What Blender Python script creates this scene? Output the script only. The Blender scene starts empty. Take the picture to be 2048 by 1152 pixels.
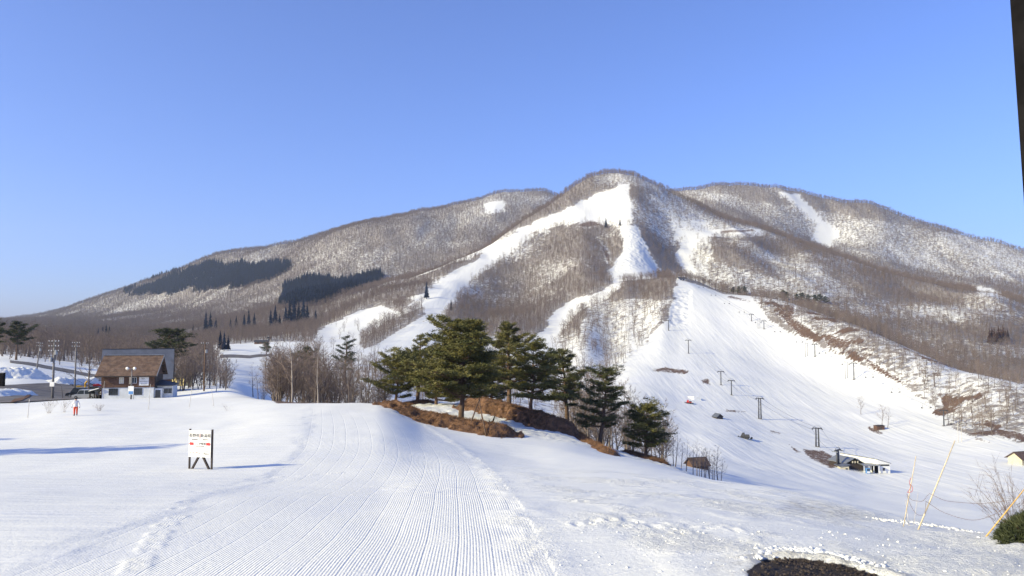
import bpy, math, random
import numpy as np
from mathutils import Vector, Matrix

# ------------------------------------------------------------------ camera, sky, sun, exposure
F = 1500.0
PITCH = math.atan((665 - 576) / F)
CP, SP = math.cos(PITCH), math.sin(PITCH)
scene = bpy.context.scene
cam_d = bpy.data.cameras.new('camera')
cam_d.sensor_width = 36.0
cam_d.lens = 36.0 * F / 2048
cam_d.clip_start = 0.1
cam_d.clip_end = 40000
cam = bpy.data.objects.new('camera', cam_d)
scene.collection.objects.link(cam)
cam.location = (0, 0, 0)
cam.rotation_euler = (math.pi / 2 + PITCH, 0, 0)
scene.camera = cam

SUN_AZ = math.radians(116)     # to the left of the view direction
SUN_EL = math.radians(25)
sun_dir = Vector((-math.sin(SUN_AZ) * math.cos(SUN_EL), math.cos(SUN_AZ) * math.cos(SUN_EL), math.sin(SUN_EL)))
world = bpy.data.worlds.new('World')
scene.world = world
world.use_nodes = True
wn = world.node_tree
wn.nodes.clear()
w_out = wn.nodes.new('ShaderNodeOutputWorld')
w_bg = wn.nodes.new('ShaderNodeBackground')
w_sky = wn.nodes.new('ShaderNodeTexSky')
w_sky.sky_type = 'NISHITA'
w_sky.sun_disc = False
w_sky.sun_elevation = SUN_EL
w_sky.sun_rotation = -SUN_AZ
w_sky.altitude = 900
w_sky.air_density = 1.0
w_sky.dust_density = 2.0
w_sky.ozone_density = 8.0
w_bg.inputs['Strength'].default_value = 0.14
w_hsv = wn.nodes.new('ShaderNodeHueSaturation')
w_hsv.inputs['Saturation'].default_value = 1.0
w_tint = wn.nodes.new('ShaderNodeMix'); w_tint.data_type = 'RGBA'; w_tint.blend_type = 'MULTIPLY'
w_tint.inputs[0].default_value = 1.0
w_tint.inputs[7].default_value = (1.36, 1.15, 1.34, 1)
wn.links.new(w_sky.outputs[0], w_hsv.inputs['Color'])
wn.links.new(w_hsv.outputs[0], w_tint.inputs[6])
wn.links.new(w_tint.outputs[2], w_bg.inputs[0])
wn.links.new(w_bg.outputs[0], w_out.inputs[0])
sun_d = bpy.data.lights.new('sun', 'SUN')
sun_d.energy = 5.0
sun_d.angle = math.radians(0.5)
sun_d.color = (1.0, 0.90, 0.53)
sun = bpy.data.objects.new('sun', sun_d)
scene.collection.objects.link(sun)
sun.rotation_euler = sun_dir.to_track_quat('Z', 'Y').to_euler()
vs = scene.view_settings
vs.view_transform = 'Standard'
vs.look = 'None'
vs.exposure = 0.44
vs.gamma = 1.0
vs.use_curve_mapping = False
scene.cycles.max_bounces = 4
scene.cycles.diffuse_bounces = 2
scene.cycles.transparent_max_bounces = 8
scene.cycles.volume_bounces = 0
scene.cycles.use_denoising = True

COL = scene.collection
rng = np.random.default_rng(7)
random.seed(7)

# ------------------------------------------------------------------ generic helpers
def tag(o, label=None, cat=None, group=None, kind=None):
    if label: o['label'] = label
    if cat: o['category'] = cat
    if group: o['group'] = group
    if kind: o['kind'] = kind
    return o

def empty(name, loc=(0, 0, 0), rz=0.0, scale=1.0):
    o = bpy.data.objects.new(name, None)
    COL.objects.link(o)
    o.location = loc
    o.rotation_euler = (0, 0, rz)
    o.scale = (scale,) * 3
    return o

def mesh_np(name, V, faces=None, tris=None, quads=None, smooth=False, mats=(), midx=None):
    """mesh from numpy verts and either python faces or index arrays"""
    me = bpy.data.meshes.new(name)
    V = np.asarray(V, dtype=np.float32).reshape(-1, 3)
    if faces is not None:
        me.from_pydata([tuple(map(float, v)) for v in V], [], faces)
    else:
        parts_i, tot = [], []
        if tris is not None and len(tris):
            tris = np.asarray(tris, dtype=np.int32); parts_i.append(tris.ravel()); tot.append(np.full(len(tris), 3))
        if quads is not None and len(quads):
            quads = np.asarray(quads, dtype=np.int32); parts_i.append(quads.ravel()); tot.append(np.full(len(quads), 4))
        idx = np.concatenate(parts_i).astype(np.int32); tot = np.concatenate(tot).astype(np.int32)
        me.vertices.add(len(V)); me.vertices.foreach_set('co', V.ravel())
        me.loops.add(len(idx)); me.loops.foreach_set('vertex_index', idx)
        me.polygons.add(len(tot))
        start = np.concatenate([[0], np.cumsum(tot)[:-1]]).astype(np.int32)
        me.polygons.foreach_set('loop_start', start)
        me.polygons.foreach_set('loop_total', tot)
        me.update(calc_edges=True)
    for m in mats: me.materials.append(m)
    if midx is not None: me.polygons.foreach_set('material_index', np.asarray(midx, dtype=np.int32))
    me.polygons.foreach_set('use_smooth', np.full(len(me.polygons), bool(smooth)))
    me.update()
    return me

def link(name, me, parent=None, loc=None, rot=None):
    o = bpy.data.objects.new(name, me)
    COL.objects.link(o)
    if parent is not None: o.parent = parent
    if loc is not None: o.location = loc
    if rot is not None: o.rotation_euler = rot
    return o

class MB:
    """collects boxes, prisms and tubes into one mesh"""
    def __init__(s): s.v = []; s.f = []
    def add(s, V, Fc):
        b = len(s.v); s.v += [tuple(map(float, p)) for p in V]; s.f += [tuple(i + b for i in f) for f in Fc]; return s
    def box(s, x0, x1, y0, y1, z0, z1):
        V = [(x0, y0, z0), (x1, y0, z0), (x1, y1, z0), (x0, y1, z0), (x0, y0, z1), (x1, y0, z1), (x1, y1, z1), (x0, y1, z1)]
        return s.add(V, [(0, 3, 2, 1), (4, 5, 6, 7), (0, 1, 5, 4), (1, 2, 6, 5), (2, 3, 7, 6), (3, 0, 4, 7)])
    def hexa(s, V):
        return s.add(V, [(0, 3, 2, 1), (4, 5, 6, 7), (0, 1, 5, 4), (1, 2, 6, 5), (2, 3, 7, 6), (3, 0, 4, 7)])
    def prism(s, poly, y0, y1):
        """xz polygon extruded along y"""
        n = len(poly)
        V = [(x, y0, z) for x, z in poly] + [(x, y1, z) for x, z in poly]
        return s.add(V, [tuple(range(n)), tuple(range(2 * n - 1, n - 1, -1))] + [(i, i + n, (i + 1) % n + n, (i + 1) % n) for i in range(n)])
    def xprism(s, poly, x0, x1):
        """yz polygon extruded along x"""
        n = len(poly)
        V = [(x0, y, z) for y, z in poly] + [(x1, y, z) for y, z in poly]
        return s.add(V, [tuple(range(n))[::-1], tuple(range(n, 2 * n))] + [((i + 1) % n, (i + 1) % n + n, i + n, i) for i in range(n)])
    def tube(s, pts, radii, n=6, cap=True):
        pts = [Vector(p) for p in pts]
        if not hasattr(radii, '__len__'): radii = [radii] * len(pts)
        rings = []
        up = Vector((0.13, 0.21, 0.97)).normalized()
        for i, p in enumerate(pts):
            d = (pts[min(i + 1, len(pts) - 1)] - pts[max(i - 1, 0)]).normalized()
            a = d.cross(up)
            if a.length < 1e-3: a = d.cross(Vector((1, 0, 0)))
            a.normalize(); b = d.cross(a)
            rings.append([p + (a * math.cos(t) + b * math.sin(t)) * radii[i] for t in [2 * math.pi * k / n for k in range(n)]])
        V = [q for r in rings for q in r]; Fc = []
        for i in range(len(pts) - 1):
            for k in range(n):
                a0 = i * n + k; a1 = i * n + (k + 1) % n
                Fc.append((a0, a1, a1 + n, a0 + n))
        if cap:
            Fc.append(tuple(range(n))[::-1]); Fc.append(tuple(range((len(pts) - 1) * n, len(pts) * n)))
        return s.add(V, Fc)
    def bar(s, p, q, w, h=None):
        """square bar between two points"""
        h = h or w
        p, q = Vector(p), Vector(q); d = (q - p).normalized()
        a = d.cross(Vector((0, 0, 1)))
        if a.length < 1e-3: a = Vector((1, 0, 0))
        a.normalize(); b = a.cross(d)
        V = [p + a * sx * w / 2 + b * sy * h / 2 for sx, sy in ((-1, -1), (1, -1), (1, 1), (-1, 1))] + \
            [q + a * sx * w / 2 + b * sy * h / 2 for sx, sy in ((-1, -1), (1, -1), (1, 1), (-1, 1))]
        return s.hexa(V)
    def ball(s, c, r, nu=10, nv=6, sz=1.0):
        V = [(c[0], c[1], c[2] - r * sz)]; Fc = []
        for j in range(1, nv):
            t = -math.pi / 2 + math.pi * j / nv
            for i in range(nu):
                a = 2 * math.pi * i / nu
                V.append((c[0] + r * math.cos(t) * math.cos(a), c[1] + r * math.cos(t) * math.sin(a), c[2] + r * sz * math.sin(t)))
        V.append((c[0], c[1], c[2] + r * sz)); top = len(V) - 1
        for i in range(nu):
            Fc.append((0, 1 + (i + 1) % nu, 1 + i)); Fc.append((top, top - nu + i, top - nu + (i + 1) % nu))
            for j in range(nv - 2):
                a0 = 1 + j * nu + i; a1 = 1 + j * nu + (i + 1) % nu
                Fc.append((a0, a1, a1 + nu, a0 + nu))
        return s.add(V, Fc)
    def mesh(s, name, mat, smooth=False):
        return mesh_np(name, s.v, faces=s.f, mats=(mat,), smooth=smooth)
    def build(s, name, mat, parent=None, smooth=False, loc=None, rot=None):
        return link(name, s.mesh(name, mat, smooth), parent, loc, rot)

def copy_tree(o, parent=None):
    c = o.copy(); COL.objects.link(c); c.parent = parent
    for ch in list(o.children): copy_tree(ch, c)
    return c

# ---- noise
def _hash(ix, iy, seed):
    h = (ix.astype(np.int64) * 374761393 + iy.astype(np.int64) * 668265263 + seed * 1442695041) & 0xffffffff
    h = ((h ^ (h >> 13)) * 1274126177) & 0xffffffff
    return ((h ^ (h >> 16)) & 0xffff) / 65535.0
def vnoise(x, y, seed=0):
    ix = np.floor(x); iy = np.floor(y); fx = x - ix; fy = y - iy
    fx = fx * fx * (3 - 2 * fx); fy = fy * fy * (3 - 2 * fy)
    a = _hash(ix, iy, seed); b = _hash(ix + 1, iy, seed); c = _hash(ix, iy + 1, seed); d = _hash(ix + 1, iy + 1, seed)
    return (a * (1 - fx) + b * fx) * (1 - fy) + (c * (1 - fx) + d * fx) * fy
def fbm(x, y, octv=4, seed=0):
    r = 0; amp = 0.5; tot = 0
    for k in range(octv):
        r = r + amp * vnoise(x * 2 ** k, y * 2 ** k, seed + k * 17); tot += amp; amp *= 0.5
    return r / tot            # 0..1
def sstep(a, b, x):
    t = np.clip((x - a) / (b - a), 0, 1); return t * t * (3 - 2 * t)

# ---- projection
def ray(px, py):
    """pixel of the 2048x1152 photograph -> (X/Y, Z/Y)"""
    dx = (np.asarray(px, float) - 1024) / F; d = (576 - np.asarray(py, float)) / F
    k = CP - d * SP
    return dx / k, (SP + d * CP) / k
def pix(x, y, z):
    yc = y * CP + z * SP; zc = -y * SP + z * CP
    return 1024 + F * x / yc, 576 - F * zc / yc
def at(px, py, Y):
    u, s = ray(px, py); return Vector((float(u) * Y, Y, float(s) * Y))

# ------------------------------------------------------------------ the terrain: crests, valleys and slopes surveyed column by column
# each column: photo column, then (distance, photo row) for the same sequence of ground lines from the camera to the skyline
COLS = {
 -400: [(95,815),(150,790),(230,715),(380,695),(600,680),(900,672),(1300,662),(1700,655),(2000,650),(2400,647),(2600,645),(3000,643),(4000,655)],
 0:    [(95,812),(170,768),(230,722),(380,703),(600,690),(900,680),(1300,668),(1700,659),(2000,655),(2300,651),(2600,649),(3000,646),(3600,643)],
 200:  [(105,800),(168,792),(230,752),(380,722),(600,703),(900,688),(1300,674),(1700,660),(2000,652),(2200,645),(2400,640),(2700,632),(3300,596)],
 330:  [(108,800),(165,792),(230,760),(380,732),(600,707),(900,690),(1300,672),(1700,652),(1900,643),(2100,634),(2250,628),(2500,617),(3200,555)],
 450:  [(100,801),(170,783),(230,770),(380,728),(560,694),(850,680),(1250,660),(1500,645),(1700,637),(1850,630),(2000,617),(2300,589),(3100,510)],
 600:  [(86,807),(140,832),(200,850),(350,760),(520,706),(800,668),(1150,640),(1220,632),(1300,624),(1400,615),(1700,612),(2200,540),(3000,489)],
 750:  [(84,810),(125,822),(200,860),(330,775),(480,722),(750,668),(1050,612),(1150,595),(1250,584),(1400,576),(1750,580),(2400,465),(3000,447)],
 850:  [(77,848),(112,808),(200,870),(330,805),(460,745),(700,675),(1000,605),(1150,577),(1300,560),(1450,545),(1800,560),(2550,429),(3000,426)],
 930:  [(73,868),(110,808),(200,880),(330,825),(450,772),(700,690),(1000,610),(1150,576),(1330,542),(1550,516),(1900,530),(2650,412),(2950,409)],
 1060: [(66,899),(106,830),(200,893),(330,842),(450,797),(700,700),(1000,613),(1180,573),(1450,505),(1750,438),(2050,470),(2700,406),(2900,382)],
 1125: [(61,911),(103,852),(200,898),(330,852),(450,807),(700,705),(1000,613),(1200,560),(1480,488),(1850,396),(2150,430),(2700,420),(2900,395)],
 1215: [(55,926),(99,894),(200,908),(330,862),(450,806),(700,705),(1020,583),(1180,548),(1500,470),(1950,356),(2250,420),(2700,440),(2900,410)],
 1260: [(52,933),(97,909),(200,917),(330,870),(450,806),(700,693),(1050,562),(1180,541),(1450,465),(1950,361),(2250,420),(2600,430),(2800,396)],
 1365: [(44,952),(92,942),(190,937),(330,887),(450,824),(700,692),(1080,562),(1180,578),(1500,492),(1900,397),(2200,430),(2500,410),(2700,383)],
 1450: [(39,963),(80,985),(180,958),(320,902),(450,837),(680,708),(1000,587),(1150,604),(1450,506),(1850,435),(2150,455),(2400,420),(2700,378)],
 1550: [(33,978),(70,1010),(170,990),(320,920),(440,862),(640,745),(900,604),(1080,628),(1350,538),(1750,466),(2050,490),(2350,443),(2650,379)],
 1705: [(26,1015),(70,1060),(150,1030),(320,943),(430,886),(560,800),(740,650),(900,672),(1200,598),(1600,527),(1900,545),(2250,492),(2600,408)],
 1858: [(22,1052),(65,1110),(140,1052),(280,977),(400,906),(500,832),(620,714),(780,740),(1080,650),(1450,576),(1750,590),(2150,540),(2500,459)],
 2048: [(18,1085),(60,1150),(130,1078),(250,1002),(370,915),(430,866),(520,770),(680,790),(950,700),(1300,617),(1600,630),(2000,577),(2400,504)],
 2450: [(14,1150),(55,1230),(120,1130),(240,1050),(350,950),(400,900),(470,815),(640,830),(900,760),(1150,705),(1450,730),(1900,670),(2300,606)],
}
PXS = sorted(COLS)
NEAR = {-400: (36,945), 0: (36,937), 200: (36,938), 330: (36,939), 450: (36,939), 600: (36,938), 750: (36,940), 850: (36,943), 930: (35,947), 1060: (33,955), 1125: (32,960), 1215: (30,966),
        1260: (29,970), 1365: (27,980), 1450: (25,994), 1550: (22,1014), 1705: (19,1052), 1858: (17,1086), 2048: (15,1114), 2450: (13,1158)}
for p in COLS: COLS[p].insert(0, NEAR[p])
NC = 14
_cu = np.zeros((len(PXS), NC)); _cY = np.zeros_like(_cu); _cs = np.zeros_like(_cu)
for i, p in enumerate(PXS):
    for j, (Y, r) in enumerate(COLS[p]):
        u, s = ray(p, r); _cu[i, j] = u; _cY[i, j] = Y; _cs[i, j] = s

def pchip_slopes(x, y):
    """x,y: (...,n) -> slopes (...,n), monotone"""
    h = np.diff(x, axis=-1); d = np.diff(y, axis=-1) / h
    m = np.zeros_like(y)
    w1 = 2 * h[..., 1:] + h[..., :-1]; w2 = h[..., 1:] + 2 * h[..., :-1]
    d0, d1 = d[..., :-1], d[..., 1:]
    with np.errstate(divide='ignore', invalid='ignore'):
        hm = (w1 + w2) / (w1 / d0 + w2 / d1)
    m[..., 1:-1] = np.where(d0 * d1 > 0, hm, 0)
    m[..., 0] = d[..., 0]; m[..., -1] = d[..., -1]
    return m
def hermite(x, x0, x1, y0, y1, m0, m1):
    h = x1 - x0; t = (x - x0) / h; t2 = t * t; t3 = t2 * t
    return (2 * t3 - 3 * t2 + 1) * y0 + (t3 - 2 * t2 + t) * h * m0 + (-2 * t3 + 3 * t2) * y1 + (t3 - t2) * h * m1
def pchip1(xk, yk, x):
    m = pchip_slopes(xk, yk)
    i = np.clip(np.searchsorted(xk, x) - 1, 0, len(xk) - 2)
    x = np.clip(x, xk[0], xk[-1])
    return hermite(x, xk[i], xk[i + 1], yk[i], yk[i + 1], m[i], m[i + 1])

def knots(u):
    """control distances and heights along directions u (n,) -> (n,NC+4)"""
    u = np.asarray(u, float); n = len(u)
    Yk = np.zeros((n, NC + 4)); zk = np.zeros_like(Yk)
    Yk[:, 0] = 2.0; zk[:, 0] = -3.25
    Yk[:, 1] = 11.0; zk[:, 1] = 11 * ray(1024, 1152)[1]
    for j in range(NC):
        Y = pchip1(_cu[:, j], _cY[:, j], u); s = pchip1(_cu[:, j], _cs[:, j], u)
        Yk[:, 2 + j] = Y; zk[:, 2 + j] = Y * s
    Yk[:, -2] = Yk[:, -3] + 900; zk[:, -2] = np.minimum(zk[:, -3] - 220, -60)
    Yk[:, -1] = 30000; zk[:, -1] = -700
    return Yk, zk

def pip(poly, x, y):
    """points in polygon, vectorised"""
    ins = np.zeros(np.shape(x), bool); n = len(poly)
    for i in range(n):
        x0, y0 = poly[i]; x1, y1 = poly[(i + 1) % n]
        if y0 == y1: continue
        c = ((y0 > y) != (y1 > y)) & (x < (x1 - x0) * (y - y0) / (y1 - y0) + x0)
        ins ^= c
    return ins
def pdist(poly, x, y, closed=True):
    """distance to polyline"""
    d = np.full(np.shape(x), 1e9); n = len(poly)
    for i in range(n if closed else n - 1):
        x0, y0 = poly[i]; x1, y1 = poly[(i + 1) % n]
        L = (x1 - x0) ** 2 + (y1 - y0) ** 2
        t = np.clip(((x - x0) * (x1 - x0) + (y - y0) * (y1 - y0)) / max(L, 1e-9), 0, 1)
        d = np.minimum(d, np.hypot(x - x0 - t * (x1 - x0), y - y0 - t * (y1 - y0)))
    return d
def sdist(poly, x, y):
    """signed: positive inside"""
    return np.where(pip(poly, x, y), 1, -1) * pdist(poly, x, y)

def smooth_z(u, Y):
    """bare terrain height without fine relief; u, Y arrays of one shape"""
    sh = np.shape(Y); u = np.ravel(u).astype(float); Y = np.ravel(Y).astype(float)
    out = np.zeros(len(u))
    for a in range(0, len(u), 40000):
        uu = np.clip(u[a:a + 40000], -1.05, 1.05); yy = Y[a:a + 40000]
        Yk, zk = knots(uu); m = pchip_slopes(Yk, zk)
        i = np.clip((yy[:, None] >= Yk).sum(1) - 1, 0, Yk.shape[1] - 2)[:, None]
        g = lambda A, k: np.take_along_axis(A, i + k, 1)[:, 0]
        out[a:a + 40000] = hermite(yy, g(Yk, 0), g(Yk, 1), g(zk, 0), g(zk, 1), g(m, 0), g(m, 1))
    return out.reshape(sh)

# hollows and ribs on the mountain: (photo column, distance, half width in columns, half width in ln(distance), height)
BUMPS = [(1030, 1250, 70, .20, -26), (1170, 1330, 34, .16, 16), (960, 1050, 40, .2, -10), (1240, 820, 55, .25, -7), (1170, 800, 30, .25, 8),
         (1330, 1420, 45, .14, -12), (1320, 850, 25, .2, 6), (1480, 1500, 50, .15, 14), (1560, 1500, 40, .12, -12), (1650, 2350, 60, .1, -28), (1760, 2300, 50, .1, 16),
         (900, 2500, 50, .1, -30), (1010, 2750, 40, .08, 15), (700, 2500, 60, .1, 18), (560, 2600, 50, .1, -24), (1900, 560, 40, .1, -4), (1980, 1150, 60, .12, 14), (1800, 1250, 50, .1, -10)]
GRAVEL = [(1500,1175),(1508,1130),(1530,1112),(1580,1108),(1640,1114),(1690,1128),(1735,1142),(1775,1156),(1800,1175),(1790,1260),(1500,1260)]
GRAVEL_W = [tuple(np.array(ray(px, py)) / 1.0) for px, py in GRAVEL]
_gz = -0.317
GRAVEL_XY = []
for px, py in GRAVEL:
    u, s = ray(px, py); Yg = 2 + 0.0
    # ground near the camera is close to z = -3.2 - 0.0265*Y
    Yg = -3.2 / (float(s) + 0.0265); GRAVEL_XY.append((float(u) * Yg, Yg))

def relief(x, y, z0):
    """fine relief added to the smooth terrain"""
    u = x / y; px = 1024 + F * u; ly = np.log(y)
    r = np.zeros_like(z0)
    for c, Y, w, l, h in BUMPS:
        r += h * np.exp(-((px - c) / w) ** 2 - ((ly - math.log(Y)) / l) ** 2)
    far = sstep(350, 1200, y)
    r += far * (fbm(x / 260, y / 420, 4, 3) - .5) * 34 * sstep(300, 1500, y)
    r += sstep(500, 1200, y) * (np.abs(fbm(x / 90 + 3, y / 260, 3, 9) - .5) * -26 + 4)
    mid = sstep(90, 160, y) * (1 - sstep(500, 900, y))
    r += mid * (fbm(x / 25, y / 30, 3, 21) - .5) * 1.6
    r += sstep(14, 40, y) * (1 - sstep(300, 500, y)) * (fbm(x / 9, y / 14, 3, 31) - .5) * .35
    # undulation of the near field
    r += (1 - sstep(60, 120, y)) * (fbm(x / 3.5, y / 5, 3, 41) - .5) * .10
    return r
_lo = None
def height(x, y):
    x = np.asarray(x, float); y = np.asarray(y, float)
    z0 = smooth_z(x / y, y)
    return z0 + relief(x, y, z0)
def gz(x, y):
    return float(height(np.array([x]), np.array([y]))[0])
_YS = np.concatenate([np.arange(6, 60, .25), np.arange(60, 200, .8), np.geomspace(200, 3600, 700)])
def hit(px, py, ymin=6.0):
    """where the sight line through a photo pixel meets the ground, no nearer than ymin"""
    u, s = ray(px, py); Y = _YS[_YS >= ymin]
    z = height(u * Y, Y)
    k = np.nonzero(z >= s * Y)[0]
    i = k[0] if len(k) else len(Y) - 1
    y = Y[i]
    if i > 0:
        a = (z[i - 1] - s * Y[i - 1]); b = z[i] - s * y
        if b > a: y = Y[i - 1] + (Y[i] - Y[i - 1]) * (-a) / (b - a)
    y = float(np.clip(y, Y[0], Y[-1]))
    return Vector((float(u) * y, y, gz(float(u) * y, y)))
def spot(px, Y, py=800):
    """ground point in a photo column at a distance"""
    for _ in range(3):
        x = float(ray(px, py)[0]) * Y; z = gz(x, Y); py = float(pix(x, Y, z)[1])
    return Vector((x, Y, z))

# ------------------------------------------------------------------ materials
def new_mat(name):
    m = bpy.data.materials.new(name); m.use_nodes = True
    nt = m.node_tree; b = nt.nodes['Principled BSDF']
    return m, nt, b
def node(nt, t, **kw):
    n = nt.nodes.new(t)
    for k, v in kw.items(): setattr(n, k, v)
    return n
def mth(nt, op, a, b=None, c=None, clamp=False):
    n = nt.nodes.new('ShaderNodeMath'); n.operation = op; n.use_clamp = clamp
    for i, v in enumerate((a, b, c)):
        if v is None: continue
        if isinstance(v, (int, float)): n.inputs[i].default_value = v
        else: nt.links.new(v, n.inputs[i])
    return n.outputs[0]
def mixc(nt, fac, a, b, typ='MIX'):
    n = nt.nodes.new('ShaderNodeMix'); n.data_type = 'RGBA'; n.blend_type = typ
    for sock, v in ((n.inputs[0], fac), (n.inputs[6], a), (n.inputs[7], b)):
        if isinstance(v, (int, float)): sock.default_value = v
        elif isinstance(v, tuple): sock.default_value = (*v, 1)
        else: nt.links.new(v, sock)
    return n.outputs[2]
def noise(nt, scale, detail=3, rough=.55, vec=None, dim='3D'):
    n = nt.nodes.new('ShaderNodeTexNoise'); n.noise_dimensions = dim
    n.inputs['Scale'].default_value = scale; n.inputs['Detail'].default_value = detail; n.inputs['Roughness'].default_value = rough
    if vec is not None: nt.links.new(vec, n.inputs['Vector'])
    return n.outputs['Fac']
def ramp(nt, fac, a, b, ca=0.0, cb=1.0):
    n = nt.nodes.new('ShaderNodeMapRange'); n.interpolation_type = 'SMOOTHSTEP'
    nt.links.new(fac, n.inputs[0])
    n.inputs[1].default_value = a; n.inputs[2].default_value = b; n.inputs[3].default_value = ca; n.inputs[4].default_value = cb
    return n.outputs[0]
def attr(nt, name):
    n = nt.nodes.new('ShaderNodeAttribute'); n.attribute_name = name; return n.outputs['Fac']
def bump(nt, h, dist, strength=1.0, normal=None):
    n = nt.nodes.new('ShaderNodeBump'); n.inputs['Distance'].default_value = dist; n.inputs['Strength'].default_value = strength
    nt.links.new(h, n.inputs['Height'])
    if normal is not None: nt.links.new(normal, n.inputs['Normal'])
    return n.outputs['Normal']
def objco(nt):
    return nt.nodes.new('ShaderNodeTexCoord').outputs['Object']

def simple(name, col, rough=.7, var=.25, scale=3.0, metal=0.0, bumpd=0.0, bscale=20.0, spec=.3):
    """plain surface with mottling, optional fine relief"""
    m, nt, b = new_mat(name)
    co = objco(nt)
    n = noise(nt, scale, 4, .6, co)
    f = ramp(nt, n, .3, .7)
    dark = tuple(c * (1 - var) for c in col); lite = tuple(min(1, c * (1 + var * .7)) for c in col)
    nt.links.new(mixc(nt, f, dark, lite), b.inputs['Base Color'])
    b.inputs['Roughness'].default_value = rough; b.inputs['Metallic'].default_value = metal
    b.inputs['Specular IOR Level'].default_value = spec
    if bumpd:
        nt.links.new(bump(nt, noise(nt, bscale, 4, .6, co), bumpd), b.inputs['Normal'])
    return m

SNOW_COL = (0.775, 0.768, 0.715)
def make_snow_near():
    """groomed and trodden snow close to the viewer"""
    m, nt, b = new_mat('groomed_snow')
    pos = nt.nodes.new('ShaderNodeNewGeometry').outputs['Position']
    near = attr(nt, 'near')
    grain = noise(nt, 3.5, 4, .7, pos)
    snow = mixc(nt, mth(nt, 'MULTIPLY', ramp(nt, noise(nt, .35, 3, .65, pos), .4, .8), .35), SNOW_COL, (0.71, 0.715, 0.73))
    snow = mixc(nt, mth(nt, 'MULTIPLY', attr(nt, 'dirty'), ramp(nt, grain, .35, .65)), snow, (0.30, 0.285, 0.26))
    di = attr(nt, 'dirt')
    dmask = ramp(nt, mth(nt, 'ADD', di, mth(nt, 'MULTIPLY', mth(nt, 'SUBTRACT', grain, .5), .9)), .42, .58)
    col = mixc(nt, dmask, snow, (0.13, 0.08, 0.047))
    vo = nt.nodes.new('ShaderNodeTexVoronoi'); vo.inputs['Scale'].default_value = 38; nt.links.new(pos, vo.inputs['Vector'])
    gcol = mixc(nt, ramp(nt, vo.outputs['Distance'], .05, .5), (0.10, 0.078, 0.064), (0.024, 0.018, 0.016))
    gmask = ramp(nt, mth(nt, 'ADD', attr(nt, 'gravel'), mth(nt, 'MULTIPLY', mth(nt, 'SUBTRACT', grain, .5), .5)), .4, .6)
    nt.links.new(mixc(nt, gmask, col, gcol), b.inputs['Base Color'])
    b.inputs['Roughness'].default_value = .75
    b.inputs['Specular IOR Level'].default_value = .25
    cord = attr(nt, 'cord'); cm = attr(nt, 'cordmask')
    wob = mth(nt, 'MULTIPLY', noise(nt, .5, 1, .5, pos), .35)
    cw = mth(nt, 'ADD', cord, wob)
    # the slope across each ridge, as a tilt of the surface
    tilt = mth(nt, 'MULTIPLY', mth(nt, 'COSINE', mth(nt, 'MULTIPLY', cw, 6.2832)), .27)
    seg = mth(nt, 'SUBTRACT', mth(nt, 'FRACT', mth(nt, 'MULTIPLY', cw, 1 / 11.0)), .5)
    gl = mth(nt, 'MULTIPLY', ramp(nt, mth(nt, 'ABSOLUTE', seg), .075, .03), mth(nt, 'MULTIPLY', mth(nt, 'SIGN', seg), -.17))
    crumb = noise(nt, 8.0, 5, .72, pos)
    tear = ramp(nt, noise(nt, 1.1, 3, .65, pos), .33, .5)
    amt = mth(nt, 'MULTIPLY', mth(nt, 'MULTIPLY', cm, near), mth(nt, 'ADD', mth(nt, 'MULTIPLY', tear, .6), .4))
    lat = mth(nt, 'MULTIPLY', mth(nt, 'ADD', tilt, gl), amt)
    h = mth(nt, 'MULTIPLY', mth(nt, 'MULTIPLY', crumb, mth(nt, 'ADD', attr(nt, 'rough'), .09)), .17)
    h = mth(nt, 'MULTIPLY', h, near)
    # faint wind and ski ripples
    mp2 = nt.nodes.new('ShaderNodeMapping'); nt.links.new(pos, mp2.inputs['Vector']); mp2.inputs['Scale'].default_value = (.10, .9, .3); mp2.inputs['Rotation'].default_value = (0, 0, math.radians(12))
    h = mth(nt, 'ADD', h, mth(nt, 'MULTIPLY', noise(nt, 1.0, 3, .6, mp2.outputs[0]), mth(nt, 'SUBTRACT', .12, mth(nt, 'MULTIPLY', cm, .11))))
    cb = nt.nodes.new('ShaderNodeCombineXYZ'); nt.links.new(lat, cb.inputs[0]); nt.links.new(mth(nt, 'MULTIPLY', lat, .15), cb.inputs[1])
    va = nt.nodes.new('ShaderNodeVectorMath'); va.operation = 'ADD'; nt.links.new(bump(nt, h, 1.0, .9), va.inputs[0]); nt.links.new(cb.outputs[0], va.inputs[1])
    vn = nt.nodes.new('ShaderNodeVectorMath'); vn.operation = 'NORMALIZE'; nt.links.new(va.outputs[0], vn.inputs[0])
    nt.links.new(vn.outputs[0], b.inputs['Normal'])
    return m

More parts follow.
